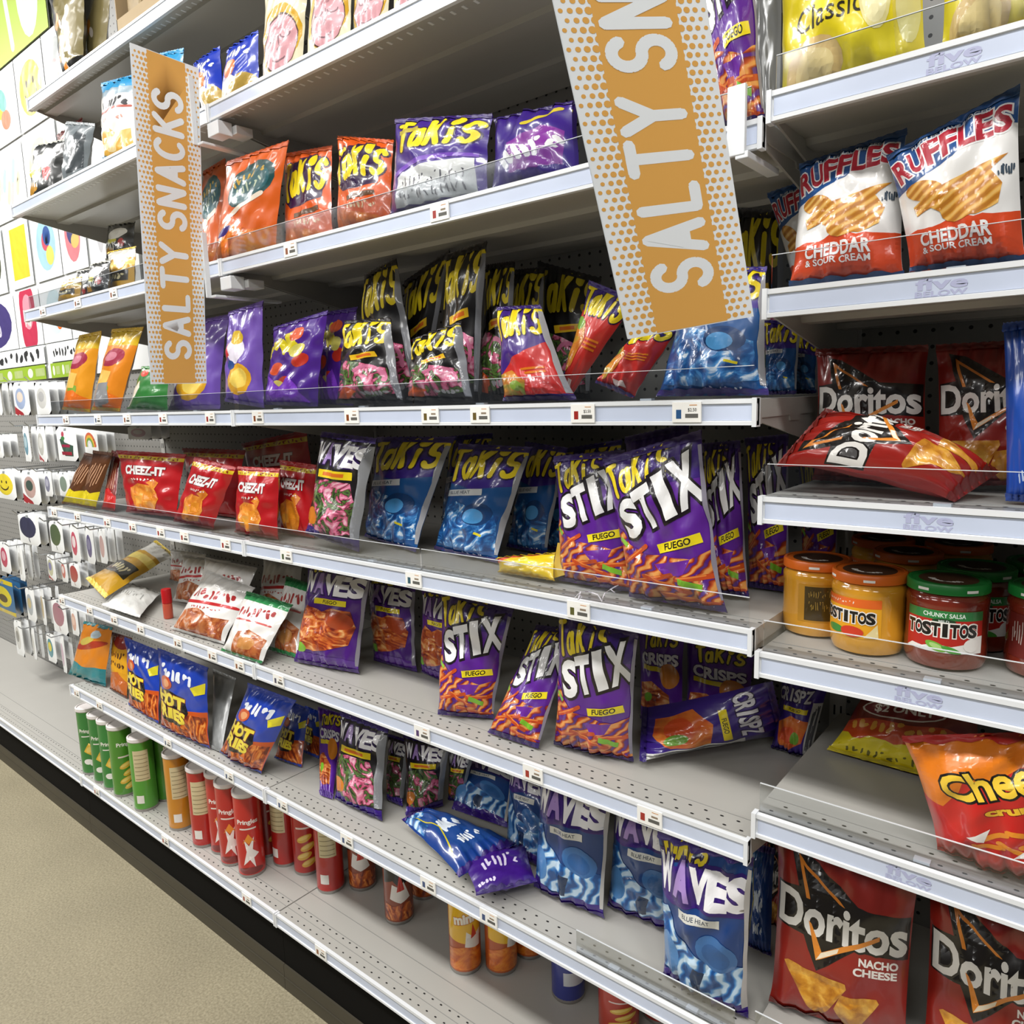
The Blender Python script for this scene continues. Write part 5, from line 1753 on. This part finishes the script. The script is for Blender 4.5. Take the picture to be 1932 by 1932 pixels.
# ---- canisters on the base deck
def can_art(base, kind):
    a = Art(base, 2.2, base)
    if kind == 'front':
        a.text('efe9e2', 'Pringles', .5, 1.52, .62, .16, off=.03)
        a.rect('e8e2da', .5, 1.34, .5, .04)
        a.poly('e8b83a', [(.3, .8), (.5, 1.1), (.74, .9), (.6, .62)])
        a.ell('f0cf6a', .52, .86, .14, .1, .5)
        a.ell('f2eee8', .42, .42, .16, .1)
        a.ell('f2eee8', .62, .34, .14, .09)
    elif kind == 'hot':
        a.text('efe9e2', 'Pringles', .5, 1.52, .62, .16, off=.03)
        a.rect('e8e2da', .5, 1.34, .5, .04)
        a.poly('efe6e0', [(.3, .3), (.42, .7), (.36, 1.05), (.5, .85), (.66, 1.1), (.6, .75), (.78, .6), (.62, .5), (.66, .2), (.5, .46)])
        a.poly('e8902a', [(.3, .9), (.5, 1.2), (.7, .92), (.6, 1.0), (.5, .9), (.4, 1.0)])
        a.ell('7a1a14', .5, .14, .4, .1)
    elif kind == 'back':
        a.rect('d2c49a', .5, 1.45, .52, 1.0)
        for k in range(7):
            a.rect('8a7d58', .5, 1.8 - .13 * k, .44, .02)
        a.rect('e9e6df', .36, .34, .26, .26)
    elif kind == 'chips':
        a.text('efe9e2', 'Pringles', .5, 1.7, .62, .16, off=.03)
        a.rect('ecd8d0', .5, 1.3, .6, .05)
        for x, y in ((.45, 1.0), (.55, .75), (.42, .5), (.56, .3)):
            a.ell('e2b23e', x, y, .24, .1, .3)
            a.ell('f0d070', x - .02, y + .02, .18, .05, .3)
    elif kind == 'fire':
        a.poly('151210', [(0, 1.0), (.3, 1.1), (.5, .9), (.8, 1.1), (1, 1), (1, 1.9), (0, 1.9)])
        a.hand(YEL, 'TAKIS', (.2, 1.46), (.8, 1.52), .3, .03, shear=.15, gap=.75)
        a.poly('e9e4de', [(.2, .62), (.28, 1.0), (.5, .9), (.6, 1.05), (.78, .6), (.5, .5)])
        a.poly('c02a1a', [(.4, .8), (.5, 1.3), (.62, .84)])
        a.poly(P_hot, [(0, .06), (0, .5), (.3, .42), (.6, .5), (1, .42), (1, .06)])
    elif kind == 'cheesy':
        a.poly('edb91c', [(0, .8), (0, 2.2), (1, 2.2), (1, .8), (.5, .7)])
        for k in range(9):
            a.ell('1a140c', .1 + .1 * k, 1.95 + .1 * (k % 2), .04, .03)
        a.text('f4eee2', 'mini', .5, 1.28, .5, .2, rot=.1, off=.05, outline='c8781a', ooff=.1)
        a.poly('ece6de', [(.5, .58), (.55, .98), (.7, .86), (.95, .95), (.92, .56)])
        a.poly('c83a1a', [(.66, .8), (.72, 1.15), (.82, .86)])
        a.poly(P_puff, [(0, .06), (0, .52), (.5, .62), (1, .52), (1, .06)])
    elif kind == 'blue':
        a.rect('e6e6e2', .3, 1.5, .36, .5)
        a.scribble('2a2a30', .3, 1.5, .22, .1, 4, r=.02)
        a.rect('c8ccd2', .55, .5, .55, .3)
    return a


def canister(px, py, body, kind, yaw, label, group=None, name='chip_canister', r=.0365, h=.245, lid='e8e2e0', z=None):
    z = TOP(ZS['S7']) if z is None else z
    q = PX((px, py), Z=z)
    d = q[:2] / np.linalg.norm(q[:2])
    c = q[:2] + d * r
    c[1] = max(c[1], FRONT + .0115 + r * 1.03)
    e = empty(name, (c[0], c[1], z + .0008))
    tag(e, label, 'can', group)
    A = can_art(film(body, rough=.4), kind)
    g_ = MB()
    g_.lathe([(0, .003), (r * .93, .003), (r * .98, 0), (r, .002), (r, .006), (r * .985, .008)], mat('tin_rim', 'a8a4a0', .3, .8), 32)
    g_.build('bottom_rim', e, smooth=True)
    g_ = MB()
    g_.lathe([(r * .985, h - .014), (r, h - .012), (r, h - .006), (r * .96, h - .005)], mat('tin_rim', 'a8a4a0', .3, .8), 32)
    g_.build('top_rim', e, smooth=True)

    def fr(u, v):
        t_ = yaw + (np.asarray(u) - .5) * 2 * math.pi * .998
        n = np.stack([np.sin(t_), -np.cos(t_), 0 * t_], 1)
        return n * r * .985 + np.stack([0 * t_, 0 * t_, .006 + (h - .02) * np.asarray(v)], 1), n
    A2 = Art(A.base, A.asp, A.base)
    A2.L = [(m, np.stack([.5 + (v[:, 0] - .5) * .40, v[:, 1], v[:, 2]], 1), f) for m, v, f in A.L]
    me = surface_mesh('can_body', fr, None, A2, 32, 8, 2 * math.pi * r, h, lift=.0002)
    link('can_body', me, e)
    l_ = MB()
    l_.lathe([(r * .99, h - .012), (r * 1.03, h - .011), (r * 1.03, h - .001), (r * .98, h), (r * .9, h), (r * .87, h - .003), (0, h - .003)], mat('lid_' + lid, lid, .35), 32)
    l_.build('lid', e, smooth=True)
    return e


gc, rc = 'green chip canisters', 'red chip canisters'
canister(166, 1466, '2e7d33', 'front', 1.0, 'green chip canister farthest left on the base deck', gc)
canister(188, 1482, '2e7d33', 'front', 1.0, 'green chip canister second from the left end', gc)
canister(208, 1494, '2f8135', 'front', 1.0, 'green chip canister third from the left end', gc)
canister(236, 1504, '4a8a26', 'chips', 1.6, 'lime green chip canister fourth from the left end', gc)
canister(275, 1532, '4f9a2e', 'back', 1.05, 'light green chip canister turned back to front at the front', gc)
canister(319, 1512, '3f7d24', 'chips', 1.9, 'green chip canister in shadow behind the turned one', gc)
canister(345, 1567, 'c9851c', 'back', 1.2, 'orange chip canister between the green and red ones')
canister(390, 1599, 'b3201a', 'back', .9, 'red chip canister showing its back, beside the orange one', rc)
canister(425, 1612, 'b5221b', 'hot', .9, 'red chip canister with white lettering just behind the front red one', rc)
canister(444, 1634, 'b5221b', 'hot', .9, 'red chip canister squeezed between two in the red front row', rc)
canister(478, 1656, 'bf2219', 'hot', .95, 'red chip canister nearest the aisle with a white flame print', rc)
canister(507, 1618, 'a82018', 'chips', 1.9, 'red chip canister in shadow behind the nearest red one', rc)
canister(542, 1636, 'b3201a', 'back', .4, 'red chip canister with a small white square, fifth of the rear row', rc)
canister(582, 1652, 'b5221b', 'chips', 1.0, 'red chip canister with yellow crisps print', rc)
canister(626, 1687, 'b5221b', 'back', .85, 'red chip canister turned back to front, right end of the red row', rc)
canister(686, 1682, '8a3a1a', 'fire', .8, 'orange and black mini canister right of the red ones', lid='d8c83a')
canister(755, 1746, '8a3a1a', 'fire', 1.0, 'orange and black mini canister standing alone in front', lid='d8c83a')
canister(802, 1699, 'a0481a', 'fire', .8, 'orange canister mostly hidden behind the price rail', lid='d8c83a')
canister(880, 1841, 'b8541c', 'cheesy', .75, 'yellow and orange canister, left of the pair', lid='e8b81c')
canister(947, 1843, 'b8541c', 'cheesy', 1.1, 'yellow and orange canister, right of the pair', lid='e8b81c')
canister(1000, 1812, 'b8541c', 'cheesy', .8, 'orange canister foot behind the right one of the pair', lid='e8b81c')
canister(1073, 1896, '232f86', 'blue', .9, 'dark blue can under the lowest shelf edge')
canister(1168, 1965, 'b8331c', 'chips', .8, 'red tub with a white rim at the bottom edge of the photo', r=.042, h=.15, lid='b89a90')
canister(1244, 1936, 'a82a1c', 'chips', .8, 'red tub behind the white rimmed one at the bottom edge', r=.036, h=.13, lid='b89a90')

# ------------------------------------------------------------------ balloon wall at the far left
M_card = mat('card_white', 'eceeee', .4)
M_hook = mat('hook_chrome', 'b8babc', .25, .9)


g = MB()
g.box((-5.6, 1.332, 1.65), (-2.79, 1.344, 2.78), M_card)  # white backing panel added behind the cards so their gaps look less dark
tag(g.build('card_backing', loc=(-4.2, 1.34, 1.62)), kind='structure')


ROWS = [(2.665, 2.955), (2.358, 2.650), (2.060, 2.345), (1.800, 2.047)]
edge = {}


def card(tl, br_, label, draw, Y=1.325):
    a, b = PX(tl, Y=Y), PX(br_, Y=Y)
    x0, x1 = a[0], b[0]
    z0, z1 = min(ROWS, key=lambda r: abs(r[0] - min(a[2], b[2])))
    x0 = max(x0, edge.get(z0, -9) + .008)
    edge[z0] = x1
    A = Art(M_card, (z1 - z0) / (x1 - x0), M_card)
    draw(A, A.asp)
    o = flat_thing('picture_card', [(x0, Y, z0), (x1, Y, z0), (x1, Y, z1), (x0, Y, z1)], A, .006, 6, 6)
    tag(o, label, 'card', 'balloon picture cards')


def face(A, h):
    A.ell('f2dc3a', .5, h * .5, .40, h * .36)
    A.ell('4a3a20', .38, h * .58, .035, h * .05)
    A.ell('4a3a20', .62, h * .58, .035, h * .05)
    A.stroke('4a3a20', arc(.5, h * .5, .22, h * .18, 200, 340, 8), .015)


def blob(cs, rx=.36, k=.38):
    def f(A, h):
        g_ = random.Random(len(cs) * 7 + int(rx * 100))
        A.ell(cs[0], .5, h * .5, rx, h * k)
        for i, c in enumerate(cs[1:]):
            A.ell(c, .5 + g_.uniform(-.14, .14), h * (.5 + g_.uniform(-.18, .18)), rx * .4, h * k * .36, g_.uniform(0, 3))
    return f


def pill(cs):
    def f(A, h):
        A.stroke(cs[0], [(.5, h * .22), (.5, h * .78)], .3, 14)
        A.stroke(cs[1], [(.5, h * .5), (.5, h * .72)], .17, 12)
        A.scribble(cs[2], .5, h * .5, .3, h * .3, 6, r=.02)
    return f


def streaks(cs):
    def f(A, h):
        g_ = random.Random(len(cs))
        for i in range(9):
            x = .15 + .08 * i
            y = h * g_.uniform(.25, .6)
            A.stroke(cs[i % len(cs)], [(x, y), (x + .06, y + h * .22)], .035)
    return f


card((-34, 158), (39, 250), 'card with a rainbow coloured print left of the smiling face card', blob(['cfe6f0', 'f2c23a', 'd88a6a', '7fc0b8']))
card((21, 124), (92, 222), 'card with a yellow smiling face near the top left corner', face)
card((69, 82), (142, 196), 'card with a grey and pink print behind the highest shelf', blob(['b8bcbc', 'e8a8a8', 'c8d8b8'], .3))
card((-34, 286), (55, 402), 'card with pale streaks and a teal dot, left column of the second row', streaks(['d8c8c8', 'b8d8d0', 'e0d8b8']))
card((37, 262), (118, 372), 'card with a many coloured print beside the black and cream bag', blob(['e8e0b8', 'a8c8e0', 'e8a0b0', '5a8a4a']))
card((-48, 424), (14, 540), 'card with a dark green oval at the left edge of the photo', blob(['4a5038', '5a9a3a']))
card((9, 424), (65, 534), 'card with a plain yellow panel below the second shelf', lambda A, h: A.rect('e6cf3a', .5, h * .52, .72, h * .78))
card((57, 424), (119, 520), 'card with a blue ringed coloured print', blob(['a8d0dc', 'd05a6a', 'e8d86a', '3a5a9a'], .36))
card((111, 440), (168, 505), 'card with a pink and purple print', blob(['d8838a', '4a4a7a', 'e0c070'], .3))
card((171, 452), (212, 492), 'card with a small grey print at the right end of the third row', blob(['c8c8cc', '9a9aa2'], .2))
card((-52, 548), (36, 656), 'card with a dark violet oval at the left edge', blob(['4a3f7a', 'd8d4e6', '6a5a9a'], .4, .44))
card((20, 535), (83, 645), 'card with a rounded pink red shape', pill(['c83a56', 'e89aa8', 'f0dcd8']))
card((64, 520), (136, 634), 'card with an orange and blue flame print', blob(['d8ecf0', '6ab8d8', 'e0702a', 'f0d04a'], .3))
card((115, 505), (190, 622), 'card with a green corner print behind the orange puff bags', blob(['e8e8e4', '3a8a4e'], .2))


# header strips and the green panel
def wide(name, tl, br_, draw, label, Y=1.322, base=M_card):
    a, b = PX(tl, Y=Y), PX(br_, Y=Y)
    z0, z1 = sorted((a[2], b[2]))
    z0, z1 = {'header_strip': (1.716, 1.795), 'green_panel': (1.648, 1.711) if z0 < 2 else (2.962, z1)}[name]
    A = Art(base, (z1 - z0) / (b[0] - a[0]), M_card)
    draw(A, A.asp)
    o = flat_thing(name, [(a[0], Y, z0), (b[0], Y, z0), (b[0], Y, z1), (a[0], Y, z1)], A, .006, 8, 2)
    tag(o, label, 'sign')


wide('header_strip', (-60, 668), (86, 686), lambda A, h: A.scribble('3a3a3a', .5, h * .5, .9, h * .4, 14, r=.012), 'white header strip with black lettering, left part')
wide('header_strip', (89, 642), (172, 666), lambda A, h: A.scribble('3a3a3a', .45, h * .5, .7, h * .4, 10, r=.015), 'white header strip with black lettering, right part behind the orange bags')


def price_panel(A, h):
    for i in range(4):
        A.ell('e9efdc', .08 + i * .25, h * .5, .03, h * .34)
        A.rect('b8c884', .19 + i * .25, h * .5, .1, h * .55)


gm = mat('panel_lime', '8fae2e', .5)
wide('green_panel', (-60, 706), (88, 716), price_panel, 'lime green price strip with pale squares, left part', base=gm)
wide('green_panel', (94, 680), (172, 704), price_panel, 'lime green price strip, right part behind the orange bags', base=gm)


def top_panel(A, h):
    A.ell('f4f6ee', .74, h * .55, .17, h * .5)
    A.stroke('f4f6ee', [(.38, h * .8), (.44, h * .1)], .03)


wide('green_panel', (-40, -30), (93, 66), top_panel, 'lime green panel with white curves in the top left corner', base=mat('panel_lime_bright', 'a8c43c', .5))

# hanging packets on hooks
hangn = [0]


def hang(cx, ytop, ybot, w, draw, label, n=3, Y=1.16, base=None):
    """a hook carrying n flat packets; px centre, top, bottom and width of the front one"""
    hangn[0] += 1
    a, b = PX((cx - w / 2, ytop), Y=Y), PX((cx + w / 2, ybot), Y=Y)
    c0 = PX((cx, ybot), Y=Y)
    hw = (b[0] - a[0]) / 2 * .96
    z0, z1 = c0[2] + .022, PX((cx, ytop), Y=Y)[2] - .004
    hk = MB()
    hk.tube([(c0[0], BACK - .002, z1 + .012), (c0[0], Y - .04, z1 + .012), (c0[0], Y - .055, z1 + .028)], .0025, M_hook, 6)
    o = hk.build('display_hook', loc=(c0[0], BACK, z1 + .012))
    tag(o, 'hook for the ' + label, 'hook', 'chrome hooks on the balloon wall')
    A = Art(base or M_card, max(.6, (z1 - z0) / (2 * hw)), mat('packet_edge_grey', 'b4b4b6', .5))
    draw(A, A.asp)
    A.rect('9aa0a4', .5, A.asp - .06, .12, .05)

    def mk(A):
        def fr(u, v):
            u, v = np.asarray(u), np.asarray(v)
            bul = .006 * np.sin(np.pi * u) ** .5 * np.sin(np.pi * np.clip(v, 0, 1)) ** .5
            P = np.stack([-hw + 2 * hw * u, -bul, (z1 - z0) * (v - 1)], 1)
            return P, np.repeat(np.array([[0, -1., 0]]), len(u), 0)

        def bk(u, v):
            P, n_ = fr(u, v)
            P[:, 1] *= -1
            return P, None
        return surface_mesh('balloon_packet', fr, bk, A, 6, 8, 2 * hw, z1 - z0)
    first = link('balloon_packet', mk(A))
    first.location = (c0[0], Y, z1 + .008)
    tag(first, label, 'packet', 'flat balloon packets on hooks')
    for k in range(1, n):
        if k == 1:
            d_ = plain = link('balloon_packet', mk(Art(A.base, A.asp, A.back)))
        else:
            d_ = plain.copy()
            COL.objects.link(d_)
        d_.location = (c0[0] + .004 * (k % 2), Y + .03 * k, z1 + .008)
        tag(d_, 'packet behind the ' + label.replace('white packet with ', '').replace('packet with ', '').replace('second row', 'row two') + (' one' if 'packet' not in label.split(',')[0] else ''), 'packet', 'flat balloon packets on hooks')


def spot(c, c2=None, red=False):
    def f(A, h):
        A.ell(c, .5, h * .5, .32, h * .32)
        if c2:
            A.ell(c2, .5, h * .55, .2, h * .16)
        if red:
            A.stroke('b8343a', [(.0, h * .22), (.3, h * .1), (.5, h * .02)], .06)
            A.stroke('b8343a', [(.0, h * .12), (.2, h * .05)], .05)
    return f


def pinata(A, h):
    A.poly('3f5a4a', [(.2, h * .62), (.4, h * .7), (.45, h * .55), (.85, h * .45), (.8, h * .14), (.4, h * .14)])
    A.rect('a02a4a', .5, h * .44, .4, h * .08)
    A.rect('a02a3a', .5, h * .22, .5, h * .1)
    A.ell('c04a5a', .38, h * .78, .07, h * .08)
    A.ell('4a8a4a', .38, h * .66, .1, h * .06)


def rainbow(A, h):
    for c, r_ in (('d86a4a', .36), ('e8b84a', .28), ('7aa84a', .2), ('e8e8e4', .12)):
        A.stroke(c, arc(.5, h * .3, r_, h * .42 * r_ / .36, 0, 180, 10), .05)


def balloon(c):
    def f(A, h):
        A.ell(c, .48, h * .56, .40, h * .34)
        A.stroke(c, [(.5, h * .2), (.52, h * .1)], .02)
    return f


def sm_face(A, h):
    face(A, h)
    A.L = A.L[:1] + A.L[1:]


for a_ in (
    (2, 724, 796, 22, spot('c8c8cc'), 'white packet with pale print at the left edge, top row of hooks'),
    (46, 722, 797, 40, spot('a8b8d8', 'e8d8c8', True), 'white packet with blue pattern and red ribbon, top row of hooks'),
    (86, 722, 796, 38, spot('d8d8d4', 'b8b8b8'), 'white packet with grey oval, top row of hooks'),
    (2, 822, 876, 24, spot('d8d4c4', '6a6a4a'), 'white packet with dark stems at the left edge, second row'),
    (57, 806, 884, 22, spot('7aa0b0', 'b8d0d8'), 'narrow white packet with blue oval, second row'),
    (85, 807, 885, 26, spot('c8c8c0', 'e0e0da', True), 'white packet with a silver oval, second row'),
    (132, 807, 884, 48, pinata, 'white packet with a dark green donkey print, second row'),
    (176, 806, 872, 34, rainbow, 'white packet with a rainbow arch, second row'),
    (266, 806, 846, 50, spot('d8b8c0', 'e8e4e0'), 'pale pink patterned packet above the first red crackers'),
    (16, 888, 954, 46, face, 'packet with a yellow smiling balloon, third row'),
    (64, 890, 964, 44, spot('c8a8a0', '4a5a50', True), 'packet with brown and green ovals, third row'),
    (96, 892, 950, 22, spot('8a8aa0', 'b8b8c8'), 'packet with a violet grey oval, third row'),
    (126, 893, 950, 28, spot('8a9a8a'), 'packet with a grey green oval, third row'),
    (60, 972, 1040, 48, balloon('3f3f58'), 'packet with a dark navy balloon, fourth row'),
    (112, 986, 1056, 34, balloon('5a6a4a'), 'packet with an olive green balloon, fourth row'),
    (148, 994, 1074, 26, spot('c8566a', 'f0e0e0'), 'packet with a pink ring, fourth row'),
    (176, 1000, 1078, 24, spot('6a6488', '8a86a0'), 'packet with a violet pattern, fourth row'),
    (200, 1002, 1078, 22, spot('c8a8a4'), 'packet with a faded rose print, fourth row'),
    (15, 1026, 1092, 28, spot('c8506a', 'e8b8c0'), 'packet with a pink figure at the left edge, fifth row'),
    (46, 1034, 1108, 20, spot('d8d8d4', 'b8b8b4'), 'narrow pale packet, fifth row'),
    (102, 1050, 1108, 22, spot('c8c8a8', '8a8ab0', True), 'packet with a yellow grey print and red ribbon, fifth row'),
    (126, 1058, 1112, 18, spot('c8746a', 'e8d8d4'), 'packet with red zigzag print, fifth row'),
    (146, 1066, 1122, 26, balloon('b0544e'), 'packet with a brick red balloon, fifth row'),
    (64, 1114, 1184, 26, spot('b0b8c0', 'c8b88a'), 'packet with a blue grey and tan print, sixth row'),
    (88, 1116, 1192, 16, spot('b8a88a'), 'narrow packet with a tan oval, sixth row'),
    (118, 1136, 1208, 36, balloon('a87484'), 'packet with a mauve balloon, sixth row'),
    (146, 1152, 1212, 20, spot('d8a898', 'e8c8b8'), 'packet with a peach oval, sixth row'),
    (42, 1176, 1248, 24, spot('d0d0cc', '8a8a88'), 'packet with grey script print, lowest row'),
    (70, 1190, 1256, 14, spot('c8c8c4'), 'plain pale packet, lowest row'),
    (102, 1200, 1262, 24, spot('3a8a9a', 'd8c83a'), 'packet with a teal and yellow oval, lowest row'),
    (126, 1206, 1282, 16, spot('c8b0c0'), 'pale lilac packet, lowest row beside the teal bag'),
):
    hang(*a_)


def ywb(A, h):
    A.ell('d8c82a', .5, h * .5, .4, h * .3)
    A.ell('4a3a1a', .5, h * .45, .22, h * .12)
    A.rect('d8c02a', .5, h * .06, 1, h * .12)
    A.rect('d8c02a', .5, h * .94, 1, h * .12)


hang(14, 1098, 1168, 46, ywb, 'yellow and blue packet at the left edge, sixth row', 3, 1.16, film('2f6a9a'))
